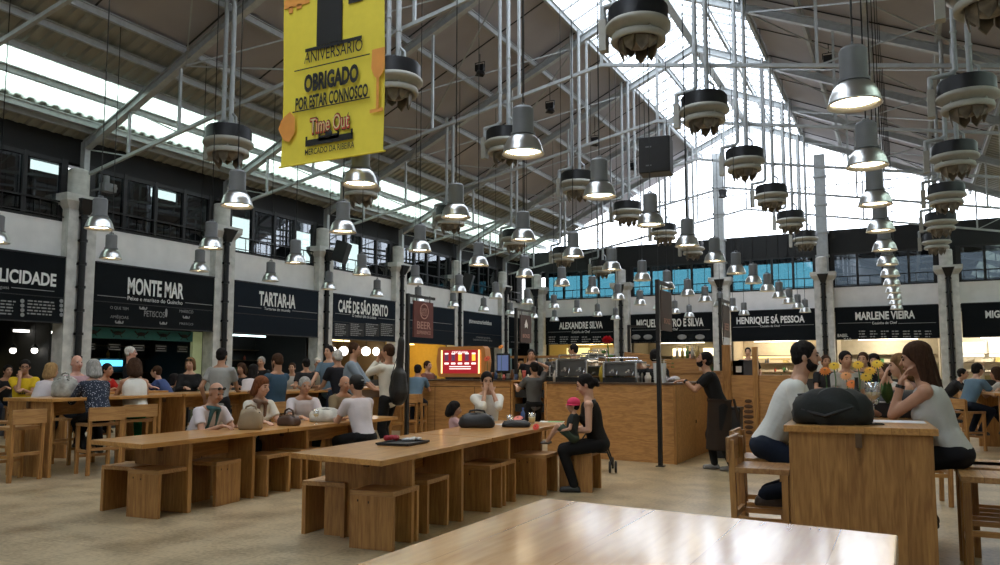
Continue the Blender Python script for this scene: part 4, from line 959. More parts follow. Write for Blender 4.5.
# yellow jug
q=at(607,384,y=12.5); t=thing('jug','yellow round jug on the bar under the rose','jug',(q.x-.02,12.5,ztop)); B().lathe([(0,0),(.09,.0),(.12,.12),(.10,.24),(.05,.3),(.06,.33),(.04,.33)],n=20).build('body',mat('mustard',(.42,.30,.03),.35),t); B().tube([(.1,0,.22),(.17,0,.18),(.11,0,.08)],.012).build('handle',mat('mustard',(.42,.30,.03),.35),t)
for i,(px,h,cc,l) in enumerate(((556,.2,(.5,.45,.4),'pale mug tower left on the bar'),(586,.24,(.4,.2,.1),'brown bottle on the bar top beside the coffee machine'),(640,.22,(.3,.3,.3),'steel shaker on the bar top'),(648,.16,(.55,.5,.45),'white cup stack on the bar top near the barista'),(617,.26,(.05,.1,.05),'dark green bottle on the bar top'))):
    q=at(px,384,y=12.45+.1*(px<600)); t=thing(['mug','bottle','shaker','cup_stack','bottle'][i],l,['mug','bottle','shaker','cup','bottle'][i],(q.x,q.y,ztop)); B().lathe([(0,0),(.05,0),(.055,h*.6),(.03,h*.8),(.03,h),(0,h)],n=14).build('body',mat(f'barthing{i}',cc,.35),t)
# white pitcher pile before the barista, napkins
q=at(660,385,y=12.0); t=thing('glass_stack','two stacks of clear plastic cups in front of the barista','cups',(q.x,12.0,ztop))
for s_ in (-.06,.06):
    f=B(); f.lathe([(.03,0),(.045,.31)],c=(s_,0,0),n=16)
    for k in range(10): f.lathe([(.046,.05+k*.035),(.05,.055+k*.035)],c=(s_,0,0),n=16)
    f.build('cup_stack',mat('clear_plastic',(.55,.58,.6),.3),t)
q=at(671,385,y=12.2); t=thing('napkin_heap','crumpled white and pink cloth on the bar corner','cloth',(q.x,12.25,ztop)); f=B(); R=random.Random(9)
for k in range(9): f.sph((R.uniform(-.12,.12),R.uniform(-.08,.08),.03+R.random()*.06),(.06,.05,.035),10)
f.build('cloth',mat('cloth_white',(.55,.5,.52),.9),t)
# wooden crates behind the bar
def crate(px,py,yy,w,h,label,tilt=0,z=None):
    q=at(px,py,y=yy); t=thing('wooden_crate',label,'crate',(q.x,yy,z if z is not None else ztop),0,'crates on the bar'); t.rotation_euler.y=tilt
    for i in range(3):
        B().bb((-w/2,-.2,h*i/3+.005),(w/2,-.18,h*(i+1)/3-.015)).build('slat',W_x,t)
    for s_ in (-1,1): B().bb((s_*w/2-.015,-.18,0),(s_*w/2+.015,.2,h)).build('end_board',W_x,t)
    B().bb((-w/2,.18,0),(w/2,.2,h)).bb((-w/2,-.18,0),(w/2,.18,.02)).build('rear_board',W_x,t)
    return t
back=thing('bar_shelf','tall oak shelf counter behind the barista','shelf',(at(640,384,y=14.4).x,14.4,0)); B().bb((-.2,0,0),(1.7,.5,1.38)).build('body',W_ctr,back); B().bb((-.23,-.03,1.38),(1.73,.53,1.42)).build('shelf_top',W_x,back)
crate(640,362,14.65,.55,.3,'slatted wooden crate on the rear shelf left of the barista',.12,1.45)
crate(684,362,14.65,.6,.22,'slatted wooden crate with bottles right of the barista',0,1.42)
for i,(px,w_,h_,yy_,l) in enumerate(((560,.3,.30,13.0,'small steel grinder pair at the left of the bar top'),(590,.3,.44,13.1,'tall dark bar machine beside the red rose'),(612,.5,.28,13.0,'wide low chrome machine behind the yellow jug'),(634,.3,.30,13.2,'chrome machine to the left of the barista'),(553,.25,.36,13.5,'narrow chrome machine at the left end behind'))):
    machine(px,w_,h_,yy_,l,20+i)
R=random.Random(31)
for i in range(16):
    px=448+i*5.6 if i<4 else 488+i*4; 
    if i<4: continue
    q=at(px-20,380,y=15.3+.1*(i%3)); h_=.1+.16*R.random()
    t=thing(['cup','bottle'][i%2],f'small {["cup","bottle"][i%2]} on the left bar block, {["first","second","third","fourth","fifth","sixth","seventh","eighth","ninth","tenth","eleventh","twelfth"][i-4]} in line from the left',['cup','bottle'][i%2],(q.x,q.y,zl+.03),0,'cups and bottles on the left bar block')
    B().lathe([(0,0),(.035,0),(.04,h_*.6),(.02 if i%2 else .042,h_*.8),(.02 if i%2 else .044,h_),(0,h_)],n=12).build('body',mat(f'clutter{i%5}',[(.4,.38,.34),(.25,.1,.04),(.06,.1,.2),(.3,.25,.1),(.5,.1,.08)][i%5],.35),t)
for i in range(7):
    q=at(668+i*5,360,y=14.6); t=thing('bottle',f'small bottle on the rear bar shelf, {["first","second","third","fourth","fifth","sixth","seventh"][i]} from the left','bottle',(q.x,14.55+.02*(i%2),1.65 if i>1 else 1.42+.0),0,'bottles on the rear shelf')
    B().lathe([(0,0),(.03,0),(.032,.12),(.012,.17),(.012,.22),(0,.22)],n=10).build('glass_body',mat('bottle_tint_%d'%(i%3),[(.35,.25,.08),(.1,.2,.08),(.45,.42,.38)][i%3],.2),t)
# open timber rack in the middle of the bar
q1=at(498,356,y=16.2); q2=at(572,354,y=16.2); t=thing('glass_rack','long open timber rack with glasses above the bar','rack',(q1.x,16.2,0))
wd=q2.x-q1.x; zt=q1.z
B().bb((0,0,zt-.05),(wd,.5,zt)).build('rack_top',W_x,t); B().bb((0,0,1.28),(wd,.5,1.32)).build('lower_shelf',W_x,t)
for fx in (0,.36,.7,.97): B().bb((wd*fx,0,0),(wd*fx+.06,.06,zt-.05)).build('upright',W_pan,t); B().bb((wd*fx,.44,0),(wd*fx+.06,.5,zt-.05)).build('upright',W_pan,t)
gls=mat('glass_grey',(.35,.36,.36),.15)
for i in range(22):
    g_=B(); x=.1+(wd-.25)*i/22; t2=g_.lathe([(0,0),(.035,0),(.045,.13)],n=10).build('drinking_glass',gls,None,loc=(q1.x+x+.06*(i%2),16.28+.1*(i%3),1.32)); tag(t2,f'drinking glass on the timber rack, number {i+1} counted from the left end','glass','glasses on the timber rack')
# flowers beside the screen
q=at(487,360,y=15.3); flower('gerbera','red gerbera right of the glowing screen',(q.x,15.3,zl+.03),q.z-zl,(.6,.08,.03),.09)
q=at(501,347,y=15.3); flower('gerbera','small orange gerbera high above the bar monitor',(q.x,15.3,zl+.03),q.z-zl-.03,(.7,.22,.02),.07)
# bin
q=at(734,447,z=0); q=at(732,440,y=13.4); t=thing('waste_bin','black box bin on the floor behind the waiter','bin',(q.x,13.2,0)); B().bb((-.2,-.15,0),(.2,.15,.78)).build('body',blk,t,bev=.02); B().bb((-.21,-.16,.78),(.21,.16,.83)).build('lid',blkm,t)
# ================================================================ things on the tables
def loc(px,py,z=.74): return at(px,py,z=z)
# tray with red packet
p=loc(403,444); t=thing('serving_tray','flat black tray with red packet and foil on the nearest low table','tray',p,TR)
f=B(); f.bb((-.16,-.2,0),(.16,.2,.012)); f.bb((-.17,-.21,.008),(-.15,.21,.025)); f.bb((.15,-.21,.008),(.17,.21,.025)); f.bb((-.17,-.21,.008),(.17,-.19,.025)); f.bb((-.17,.19,.008),(.17,.21,.025)); f.build('tray',blk,t)
p2=loc(392,442); t=thing('napkin','crumpled dark red napkin on the black tray','napkin',V((p2.x,p2.y,.753))); f=B()
for a in range(6): f.sph((.03*math.cos(a),.04*math.sin(a*1.7),.025),(.04,.035,.03),8)
f.build('napkin_cloth',mat('crimson',(.30,.01,.02),.7),t)
p2=loc(412,442); t=thing('foil_wrapper','crumpled silver wrapper on the black tray','wrapper',V((p2.x,p2.y,.753))); f=B(); R=random.Random(4)
for a in range(8): f.sph((R.uniform(-.05,.05),R.uniform(-.09,.09),.015),(.035,.04,.018),7)
f.build('foil',mat('foil',(.45,.45,.45),.35,.6),t)
def softbag(name,label,pos,rz,w,d_,h,m,handle=None,top=.6,cat='bag',n=18,seed=1):
    """a slumped bag: rounded box body narrowing to the top, with creases"""
    t=thing(name,label,cat,pos,rz); R=random.Random(seed)
    prof=[(.0,0),(.9,.0),(1.0,.08),(1.03,.3),(.97,.6),(.86,.82),(top,.96),(top*.4,1.0),(0,1.0)]
    vs=[];k=len(prof)
    for i in range(n*2):
        a=PI*i/n; ca,sa=math.cos(a),math.sin(a); e=.55
        x=abs(ca)**e*(1 if ca>0 else -1); y=abs(sa)**e*(1 if sa>0 else -1)
        for r,z in prof: 
            wob=1+.05*math.sin(a*5+z*7+seed)*(z>.1)
            vs.append((x*r*w/2*wob,y*r*d_/2*wob,z*h*(1-.06*math.sin(a*3+seed))))
    fs=[(i*k+a,((i+1)%(2*n))*k+a,((i+1)%(2*n))*k+a+1,i*k+a+1) for i in range(2*n) for a in range(k-1)]
    b=B(); b.add(vs,fs,True); b.build('body',m,t)
    if handle:
        b=B(); b.tube([(-w*.25,0,h*.9),(-w*.2,0,h+handle*.7),(0,0,h+handle),(w*.2,0,h+handle*.7),(w*.25,0,h*.9)],.012); b.build('handle',m,t)
    b=B(); b.tube([(-w*.42,-d_*.2,h*.85),(0,-d_*.26,h*.95),(w*.42,-d_*.2,h*.85)],.006); b.build('zip',blkm,t)
    return t
bagb=mat('bag_black',(.010,.010,.011),.55,bump=.3,bscale=40)
p=loc(473,428); softbag('shoulder_bag','black soft bag on the long table before the man eating',V((p.x,p.y+.1,.74)),TR+.3,.42,.24,.17,bagb,.04)
p=loc(516,427); softbag('pouch','flat black pouch on the long table beside the pink flower',V((p.x,p.y,.74)),TR+.3,.34,.2,.08,bagb,seed=4)
p=loc(244,430); softbag('handbag','beige leather handbag standing on the left low table',V((p.x,p.y+.1,.74)),TR+.4,.27,.17,.23,mat('leather_beige',(.26,.19,.11),.5,bump=.2,bscale=30),.05,top=.75,seed=2)
p=loc(283,426); softbag('handbag','brown slouched handbag with straps on the left low table',V((p.x,p.y+.1,.74)),TR,.28,.18,.13,mat('leather_brown',(.07,.035,.02),.5),.08,seed=3)
p=loc(297,424); softbag('tote_bag','white and black tote bag lying on the left low table',V((p.x,p.y+.55,.74)),TR+.6,.42,.3,.18,mat('canvas_white',(.50,.49,.44),.8,noise=.3,nscale=9),seed=6)
p=V((-10.62,7.0,0)); softbag('plastic_bag','crumpled pale bag on the leftmost high table',V((p.x,p.y,1.05)),TR,.34,.26,.28,mat('bag_pale',(.36,.35,.31),.6,noise=.35,nscale=12,bump=.6,bscale=12),.06,top=.5,seed=8)
# backpack on the high table
p=at(828,424,z=1.05)
t=softbag('backpack','black rounded backpack lying on the high table at right','x',TR,.50,.36,.24,bagb,.0,top=.8,seed=5) if False else softbag('backpack','black rounded backpack lying on the high table at right',V((-.50,6.02,1.05)),.12,.52,.40,.235,mat('bag_black_green',(.006,.008,.007),.75,bump=.3,bscale=40),None,top=.62,seed=5)
b=B(); b.tube([(-.2,-.17,.10),(-.05,-.21,.06),(.12,-.19,.12),(.2,-.1,.18)],.012); b.tube([(-.22,-.05,.2),(0,-.1,.23),(.2,-.02,.2)],.008); b.build('strap',blk,t)
b=B(); b.lathe([(.0,0),(.16,.0),(.15,.04),(.0,.05)],c=(.02,0,0),n=20,M=Matrix.Translation((0,-.15,.1))@Matrix.Rotation(PI/2.2,4,'X')); b.build('front_pocket',MT['bag_black_green'],t)
# wine glass
wg=glass('wine_glass_mat',(.93,.95,.97),gl=.22,rough=.03)
def wineglass(pos,label,s=1,wine=(.6,.5,.25)):
    t=thing('wine_glass',label,'glass',pos)
    B().lathe([(.0,.0),(.038*s,.002),(.036*s,.006),(.006*s,.012),(.004*s,.05),(.004*s,.09*s),(.02*s,.10*s),(.04*s,.13*s),(.045*s,.165*s),(.038*s,.215*s),(.036*s,.215*s),(.043*s,.165*s),(.037*s,.13*s),(.0,.105*s)],n=28).build('glass',wg,t)
    B().lathe([(0,.107*s),(.036*s,.132*s),(.041*s,.155*s),(0,.155*s)],n=24).build('wine',mat('wine_pale',wine,.1,emit=None),t)
    return t
wineglass(at(874,418,z=1.05),'large wine glass with pale wine on the right high table',1.3)
wineglass(loc(322,424.5)+V((-.1,0,0)),'small wine glass on the left low table near the tote bag',.85,(.45,.2,.08))
wineglass(V((-10.3,10.9,1.05)),'wine glass on the high table left of the bearded man',.9)
# paper, phone, napkin
p=at(900,423,z=1.05); t=thing('paper_sheet','white paper placemat on the right high table','paper',(p.x-.03,p.y+.15,1.05),.05); B().bb((-.19,-.14,0),(.19,.14,.002)).build('sheet',mat('paper_white',(.62,.63,.68),.6),t)
p=at(872,425,z=1.05); t=thing('smartphone','black phone lying on the right high table edge','phone',(p.x,p.y-.0,1.0535),.1); B().bb((-.075,-.035,0),(.075,.035,.009)).build('body',blk,t,bev=.003); B().bb((-.066,-.03,.009),(.066,.03,.0095)).build('screen',mat('phone_glass',(.02,.02,.02),.05),t)
p=at(878,409,z=1.05)
# centrepiece flowers at right
yp=6.95
t=thing('planter','low black planter holding the gerberas on the right high table','planter',(-.22,yp+.1,1.05)); f=B(); f.bb((-.26,-.1,0),(.26,.1,.12)); f.build('box',blk,t,bev=.01)
t=thing('green_bottle','dark bottle standing beside the gerberas on the right table','bottle',(-.36,6.55,1.05)); B().lathe([(0,0),(.036,0),(.037,.15),(.034,.19),(.015,.24),(.013,.31),(.015,.32),(0,.32)],n=20).build('glass_body',mat('bottle_dark',(.02,.018,.012),.15),t)
R=random.Random(2)
for i,(px,py,col,l) in enumerate(((858,365,(.75,.45,.02),'yellow gerbera, tallest left of the wine glass'),(870,371,(.75,.40,.02),'yellow gerbera in the middle of the bunch'),(877,364,(.78,.5,.03),'yellow gerbera on the right of the bunch'),(866,377,(.7,.42,.02),'small yellow gerbera low in the bunch'),(825,371,(.75,.22,.02),'orange gerbera close to the bearded man'),(834,366,(.78,.5,.03),'yellow gerbera close to the bearded man'),(852,384,(.7,.18,.02),'orange gerbera low by the dark bottle'),(846,376,(.7,.3,.1),'pale orange gerbera behind the dark bottle'))):
    q=at(px,py,y=yp+.05*(i%3)); flower('gerbera',l,(q.x,q.y,1.16),q.z-1.16,col,.052,group='gerberas on the right high table')
t=thing('foliage','broad dark green leaves right of the yellow gerberas','plant',(at(888,400,y=yp).x,yp,1.16)); f=B()
for k in range(14):
    a=R.uniform(-1,1)*.9; b_=R.uniform(0,2*PI); M_=Matrix.Rotation(b_,4,'Z')@Matrix.Rotation(a*.7,4,'Y')
    L_=R.uniform(.12,.22); f.add([(0,-.008,0),(0,-.03,L_*.5),(0,0,L_),(0,.03,L_*.5),(0,.008,0),(.012,0,L_*.5)],[(0,1,5),(1,2,5),(2,3,5),(3,4,5),(4,0,5)],True,M_)
f.build('leaves',mat('leaf_dark',(.04,.10,.02),.5),t)
t=thing('daisy_bunch','small white daisies low beside the yellow gerberas','flower',(at(868,392,y=yp-.03).x,yp-.05,1.1)); f=B()
for k in range(20): f.sph((R.uniform(-.07,.07),R.uniform(-.03,.03),R.uniform(.0,.09)),.013,6)
f.build('petals',mat('daisy_white',(.6,.6,.52),.7),t)
for i,(px,py) in enumerate(((899,392),(912,391))):
    q=at(px,py,y=7.5)
t=softbag('handbag','small black bag behind the wine glass on the right table',V((-.02,7.35,1.05)),0,.5,.2,.2,bagb,None,seed=9)
# long table objects
flower('gerbera','pink flower lying on the black pouch of the long table',V((loc(518,424).x,loc(518,424).y,.80)),.012,(.75,.22,.18),.075,stem=False,face=.5)
flower('gerbera','small red flower hanging at the long table edge',V((loc(536,430).x+.0,loc(536,430).y,.745)),.03,(.7,.05,.03),.05,stem=False,face=1.1)
p=loc(532,424); t=thing('plastic_cup','clear plastic cup with straw and yellow juice on the long table','cup',p); B().lathe([(.0,0),(.038,0),(.05,.14),(.048,.14),(.036,.006)],n=20).build('cup',wg,t); B().lathe([(0,.008),(.036,.008),(.045,.09),(0,.09)],n=20).build('juice',mat('juice',(.55,.42,.18),.3),t); B().tube([(.01,0,.02),(.05,0,.22)],.004).build('straw',mat('straw_dark',(.1,.05,.04),.5),t)
p=loc(510,424.5); t=thing('plastic_cup','empty clear cup behind the pink flower','cup',p); B().lathe([(.0,0),(.035,0),(.045,.12),(.043,.12),(.033,.006)],n=20).build('cup',wg,t)
p=loc(523,423.0); t=thing('water_bottle','small blue topped water bottle behind the pink flower','bottle',p); B().lathe([(0,0),(.03,0),(.03,.13),(.012,.16),(.012,.18),(0,.18)],n=16).build('body',mat('water_blue',(.05,.10,.25),.2),t); B().cyl((0,0,.18),(0,0,.2),.014).build('cap',mat('cap_blue',(.02,.08,.4),.4),t)
p=loc(552,422); t=thing('magazine','open green and white leaflets at the far end of the long table','leaflet',p,.3)
B().bb((-.16,-.12,0),(.16,.12,.006)).build('page',mat('leaf_white',(.6,.6,.55),.6),t); B().bb((-.05,-.1,.006),(.15,.06,.009)).build('cover',mat('leaf_green',(.15,.35,.10),.6),t)
p=loc(496,425); t=thing('napkin','white paper napkin on the long table by the black bag','napkin',p+V((0,.1,0)),.2); B().bb((-.09,-.07,0),(.09,.07,.004)).build('sheet',MT['paper_white'],t)
# stroller
p=at(612,474,z=0)
s=thing('stroller','dark folding stroller behind the woman in black','stroller',(p.x-.22,p.y,0),.3)
wh=mat('tyre',(.02,.02,.02),.7)
for (x,y) in ((.18,0),(.26,.02),(-.32,.05),(-.40,.05),(-.3,.5),(.2,.5)):
    f=B(); f.lathe([(.055,-.012),(.075,-.016),(.085,0),(.075,.016),(.055,.012),(.055,-.012)],n=24,M=Matrix.Translation((x,y,.086))@Matrix.Rotation(PI/2,4,'Y')); w_=f.build('wheel',wh,s)
    f=B(); f.cyl((x-.014,y,.086),(x+.014,y,.086),.022,n=12)
    for k in range(5): a=2*PI*k/5; f.bar((x,y,.086),(x,y+.06*math.cos(a),.086+.06*math.sin(a)),.008,.012,up=(1,0,0))
    f.build('hub',grey,w_)
f=B(); f.tube([(.22,.0,.1),(.1,.05,.4),(.0,.15,.75),(-.05,.2,1.0)],.012); f.tube([(-.36,.05,.1),(-.25,.1,.4),(.0,.15,.75)],.012); f.tube([(-.05,.2,1.0),(-.05,.5,1.0)],.014); f.tube([(.2,.5,.1),(.1,.5,.4),(-.05,.5,1.0)],.012); f.tube([(-.36,.05,.28),(.15,.05,.28)],.01); f.build('frame',blkm,s)
f=B(); f.add([(-.3,.08,.38),(.08,.08,.42),(.08,.48,.42),(-.3,.48,.38),(-.3,.08,.33),(.1,.08,.37),(.1,.48,.37),(-.3,.48,.33),(.0,.08,.78),(.0,.48,.78),(.05,.08,.78),(.05,.48,.78)],[(0,1,2,3),(7,6,5,4),(0,4,5,1),(3,2,6,7),(0,3,7,4),(1,8,9,2),(5,6,11,10),(8,10,11,9),(1,5,10,8),(2,9,11,6)]); f.build('seat',bagb,s)
# ================================================================ people
def remesh(b,voxel,smooth,name,m):
    me=b.mesh('tmp'); o=bpy.data.objects.new('tmp',me); C.objects.link(o)
    r=o.modifiers.new('r','REMESH'); r.mode='VOXEL'; r.voxel_size=voxel; r.use_smooth_shade=True
    s=o.modifiers.new('s','SMOOTH'); s.iterations=smooth; s.factor=.5
    dg=bpy.context.evaluated_depsgraph_get(); out=bpy.data.meshes.new_from_object(o.evaluated_get(dg))
    bpy.data.objects.remove(o); bpy.data.meshes.remove(me)
    out.name=name; out.materials.clear(); out.materials.append(m)
    q=bpy.data.objects.new(name,out); C.objects.link(q); return q
def ik(a,t,l1,l2,pole):
    a=V(a);t=V(t); d=t-a; L=min(d.length,(l1+l2)*.995); L=max(L,abs(l1-l2)+.02); n=d.normalized(); t=a+n*L
    x=(l1*l1-l2*l2+L*L)/(2*L); h=math.sqrt(max(0,l1*l1-x*x)); p=V(pole); p=(p-n*p.dot(n)); 
    p=p.normalized() if p.length>1e-4 else n.orthogonal().normalized()
    return a+n*x+p*h, t
SK={'light':(.50,.29,.20),'tan':(.40,.21,.13),'mid':(.45,.25,.165),'pink':(.52,.28,.21)}
HC={'black':(.012,.010,.010),'brown':(.045,.022,.012),'auburn':(.14,.05,.02),'blond':(.34,.21,.09),'grey':(.30,.29,.27),'white':(.50,.49,.46),'dkblond':(.16,.09,.04)}
def skinm(k): return mat('skin_'+k,SK[k],.5,spec=.4,noise=.05,nscale=20)
def hairm(k): return mat('hair_'+k,HC[k],.75,spec=.12,noise=.3,nscale=60,bump=.8,bscale=120,stretch=(1,1,.25))
def cloth(n,c): return mat('cloth_'+n,c,.9,spec=.2,noise=.06,nscale=6,bump=.5,bscale=14)
PIX=[]
def person(label,px,py,d,az,pose='low',top=('white',(.62,.61,.56),'short'),bot=('dark',(.02,.022,.03),'long'),skin='mid',hair=('short','brown'),arms=('table','table'),s=1.,fem=False,fat=0.,lean=None,hp=0,hy=0,hr=0,beard=False,tz=None,extras=(),seat=None,group=None,feet=None,shoes=(.02,.02,.02),hq=None,pat=None,cat='person',st=None):
    P=at(px,py,d=d); rz=-math.radians(az); fwd=V((math.sin(math.radians(az)),math.cos(math.radians(az)),0))
    hq=(d<11.2) if hq is None else hq
    tz=tz if tz is not None else {'low':.74,'high':1.05,'stand':1.05}[pose]
    tl,nl=.50,.205
    if pose=='stand':
        th=math.radians(lean or 0); k=.92+tl*math.cos(th)+nl*math.cos(th*.5); s=P.z/k; hip=.92*s
    else:
        hip=(seat if seat is not None else {'low':.46,'high':.70}[pose])+.105*s
        lo,hi=0.,1.25
        def zz(t): return hip+tl*s*math.cos(t)+nl*s*math.cos(t*.5)
        if lean is not None: th=math.radians(lean)
        else:
            for _ in range(30):
                mid=(lo+hi)/2
                if zz(mid)>P.z: lo=mid
                else: hi=mid
            th=(lo+hi)/2
        err=P.z-zz(th)
        if err>0: s*=1+err/(zz(th)-hip+.1); hip=hip
    base=P-fwd*(tl*s*math.sin(th)+nl*s*math.sin(th*.5)); base.z=0
    T=Matrix.Translation((0,0,hip))@Matrix.Rotation(-th,4,'X')
    sh=T@V((0,0,tl*s)); shx=(.155 if fem else .175)*s; sw=.95 if fem else 1.
    sL=[T@V((k*shx,0,(tl-.035)*s)) for k in (-1,1)]
    Hc=sh+V((0,nl*s*math.sin(th*.5),nl*s*math.cos(th*.5)))
    HM=Matrix.Translation(Hc)@Matrix.Rotation(math.radians(hy),4,'Z')@Matrix.Rotation(math.radians(-hp),4,'X')@Matrix.Rotation(math.radians(hr),4,'Y')@Matrix.Scale(min(s,1.03)**.5 if s>.8 else s**.55,4)
    b=B(); f=fat
    def ell(M,c,r,infl=0,bb=None): (bb or b).sph(c,[x+infl for x in r],16,M=M)
    def torso(bb,i):
        hw=(.150 if fem else .140)+f*.6
        KP=[(0.,hw,.108+f*.5,0),(.09,hw*.95,.104+f*.8,.010),(.18,(.125 if fem else .140)+f,.100+f,.012+f*.4),(.27,(.14 if fem else .152)+f*.7,.112+f*.7,.008),(.36,.16*sw+f*.5,.115+f*.4,.0),(.43,.16*sw+f*.3,.098,-.01)]
        for q_ in range(14):
            u=.43*q_/13
            for a_,b_ in zip(KP,KP[1:]):
                if a_[0]<=u<=b_[0]+1e-6: w_=(u-a_[0])/(b_[0]-a_[0]); rr=[a_[j]+(b_[j]-a_[j])*w_ for j in (1,2,3)]; break
            ell(T,(0,rr[2],u*s),(rr[0]*s,rr[1]*s,.085*s),i,bb)
        if fem:
            for k in (-1,1): ell(T,(k*.07*s,.09*s,.32*s),(.062*s,.055*s,.062*s),i,bb)
    torso(b,0)
    for k in (0,1): b.cap(T@V((0,-.01,(tl-.02)*s)),sL[k],.058*s,.056*s)
    b.cap(T@V((0,-.01,(tl-.03)*s)),HM@V((0,-.02,-.06)),.062*s,.056*s)
    for k in (0,1): b.cap(sL[k].lerp(T@V((0,-.015,tl*s)),.15),T@V((0,-.015,(tl+.045)*s)),.045*s,.05*s)
    # head
    for c,r in (((0,-.008,.025),(.076,.096,.098)),((0,.02,-.05),(.058,.068,.07)),((0,.055,-.088),(.028,.026,.024)),((0,.045,-.01),(.062,.05,.06)),((0,.06,.035),(.055,.03,.02))): ell(HM,c,r)
    b.cap(HM@V((0,.088,.018)),HM@V((0,.112,-.022)),.009,.014,n=8)
    for k in (-1,1):
        ell(HM,(k*.079,-.008,-.012),(.011,.02,.032)); ell(HM,(k*.036,.07,-.03),(.022,.022,.022))
    b.cap(HM@V((-.02,.086,-.055)),HM@V((.02,.086,-.055)),.008,n=8)
    # arms
    l1,l2=.285*s,.25*s
    J=[]
    for k in (0,1):
        sg=(-1,1)[k]; S=sL[k]; md=arms[k]; pole=V((sg*.6,-.5,-1))
        if md=='table': t=V((sg*.13*s,S.y+.36*s,tz+.045))
        elif md=='tablein': t=V((-sg*.02*s,S.y+.34*s,tz+.05))
        elif md=='cheek': t=HM@V((sg*.065,.125,-.155)); pole=V((sg*.15,.2,-1))
        elif md=='mouth': t=HM@V((sg*.055,.15,-.12)); pole=V((sg*.45,.3,-1))
        elif md=='down': t=V((sg*.26*s,S.y*.5+.06,hip-.0*s)); pole=V((sg*.4,-1,0))
        elif md=='lap': t=V((sg*.08,S.y*.4+.28*s,hip+.14)); 
        elif md=='headback': t=HM@V((sg*.07,-.02,.10)); pole=V((sg*1,.2,-.2))
        else: t=V(md[:3]); pole=V(md[3:]) if len(md)>3 else pole
        E,Wr=ik(S,t,l1,l2,pole); J.append((S,E,Wr))
        b.cap(S,E,.048*s,.038*s); b.cap(E,Wr,.039*s,.026*s)
        # hand: palm, four fingers, thumb
        dr=(Wr-E).normalized(); 
        if md in('table','tablein'): dr=V((dr.x*.6,1,-.1)).normalized()
        if md in('cheek',): dr=V((0,-.45,1)).normalized()
        if md=='mouth': dr=V((-sg*.3,-.2,.9)).normalized()
        up=V((0,0,1)) if abs(dr.z)<.8 else V((0,1,0)) ; lat=dr.cross(up).normalized(); nz=lat.cross(dr)
        Mh=Matrix.Translation(Wr)@Matrix((lat,dr,nz)).transposed().to_4x4()
        hs=s if s>.8 else s*.85
        ell(Mh,(0,.045*hs,0),(.040*hs,.05*hs,.016*hs))
        fr=.0085 if hq else .010
        for i,(fx,ln) in enumerate(((-.030,.062),(-.010,.074),(.010,.070),(.029,.056))):
            fx*=1.08
            p0=Mh@V((fx*hs,.08*hs,0)); p1=Mh@V((fx*1.12*hs,(.08+ln*.5)*hs,-.008*hs)); p2=Mh@V((fx*1.1*hs,(.08+ln*.9)*hs,-.030*hs))
            b.cap(p0,p1,fr*hs,n=7); b.cap(p1,p2,fr*hs,fr*.85*hs,n=7)
        tx=-sg*.0+ (1 if sg<0 else -1)
        p0=Mh@V((tx*.028*hs,.02*hs,-.004)); p1=Mh@V((tx*.058*hs,.05*hs,-.014*hs)); p2=Mh@V((tx*.062*hs,.078*hs,-.02*hs)); b.cap(p0,p1,.012*hs,.010*hs,n=7); b.cap(p1,p2,.010*hs,.008*hs,n=7)
    # legs
    K=[]
    for k in (0,1):
        sg=(-1,1)[k]; H0=V((sg*.09*s,0,hip-.01))
        if feet: A=V((sg*feet[0],feet[1],feet[2]))
        elif pose=='stand': A=V((sg*.10*s,(.10 if k else -.12)*s if lean else 0,.085*s))
        elif pose=='low': A=V((sg*.12*s,.36*s,.085*s))
        else: A=V((sg*.10,.20,.345))
        Kn,An=ik(H0,A,.44*s,.42*s,(sg*.15,1,.4 if pose!='stand' else 0)); K.append((H0,Kn,An))
        b.cap(H0,Kn,.078*s+f*.2,.055*s); b.cap(Kn,An,.053*s,.036*s); b.cap(An-V((0,.03*s,.045*s)),An+V((0,.13*s,-.055*s)),.033*s,.028*s)
    vx=.0085 if hq else .0135
    body=remesh(b,vx,3,'person',skinm(skin)); body.location=base; body.rotation_euler.z=rz
    tag(body,label,cat,group)
    # clothes
    def child(bb,nm,m,v=None,sm=7):
        o=remesh(bb,v or max(vx,.012),sm,nm,m); o.parent=body; return o
    nm_,col,slv=top; i=.016
    c=B(); torso(c,i)
    if slv!='none':
        for k in (0,1):
            S,E,Wr=J[k]; c.cap(T@V((0,-.01,(tl-.03)*s)),S,.064*s,.068*s)
            if slv=='short': e=S.lerp(E,.62); c.cyl(S,e,.066*s,.064*s); c.sph(S,.064*s)
            else:
                wrp=E.lerp(Wr,.86 if slv=='long' else .35); c.cap(S,E,.066*s,.055*s); c.cyl(E,wrp,.054*s,.042*s)
    else:
        for k in (-1,1): c.cap(T@V((k*.085*s,.06*s,.38*s)),T@V((k*.10*s,-.0,.50*s)),.028*s); c.cap(T@V((k*.10*s,0,.50*s)),T@V((k*.085*s,-.07*s,.40*s)),.028*s)
    if pose=='stand' or slv=='long': c.cyl(T@V((0,0,-.10*s)),T@V((0,0,.1*s)),.155*s,.15*s) if False else ell(T,(0,.0,-.04*s),(.152*s,.112*s,.09*s),i*.6,c)
    mt=cloth(nm_,col)
    if pat: mt=pat
    child(c,'top',mt)
    c=B(); ell(Matrix.Translation((0,0,hip)),(0,-.005,-.01),(.155*s+f*.4,.115*s+f*.3,.10*s),.012,c)
    for k in (0,1):
        H0,Kn,An=K[k]; 
        if bot[2]=='long': c.cap(H0,Kn,.094*s+f*.2,.070*s); c.cyl(Kn,An,.068*s,.054*s); c.sph(An,.05*s)
        elif bot[2]=='short': e=H0.lerp(Kn,.9); c.cap(H0,H0.lerp(Kn,.3),.094*s); c.cyl(H0,e,.094*s,.085*s)
    if bot[2]=='skirt': c.cyl((0,0,hip),(0,0,hip*.5),.16*s,.24*s)
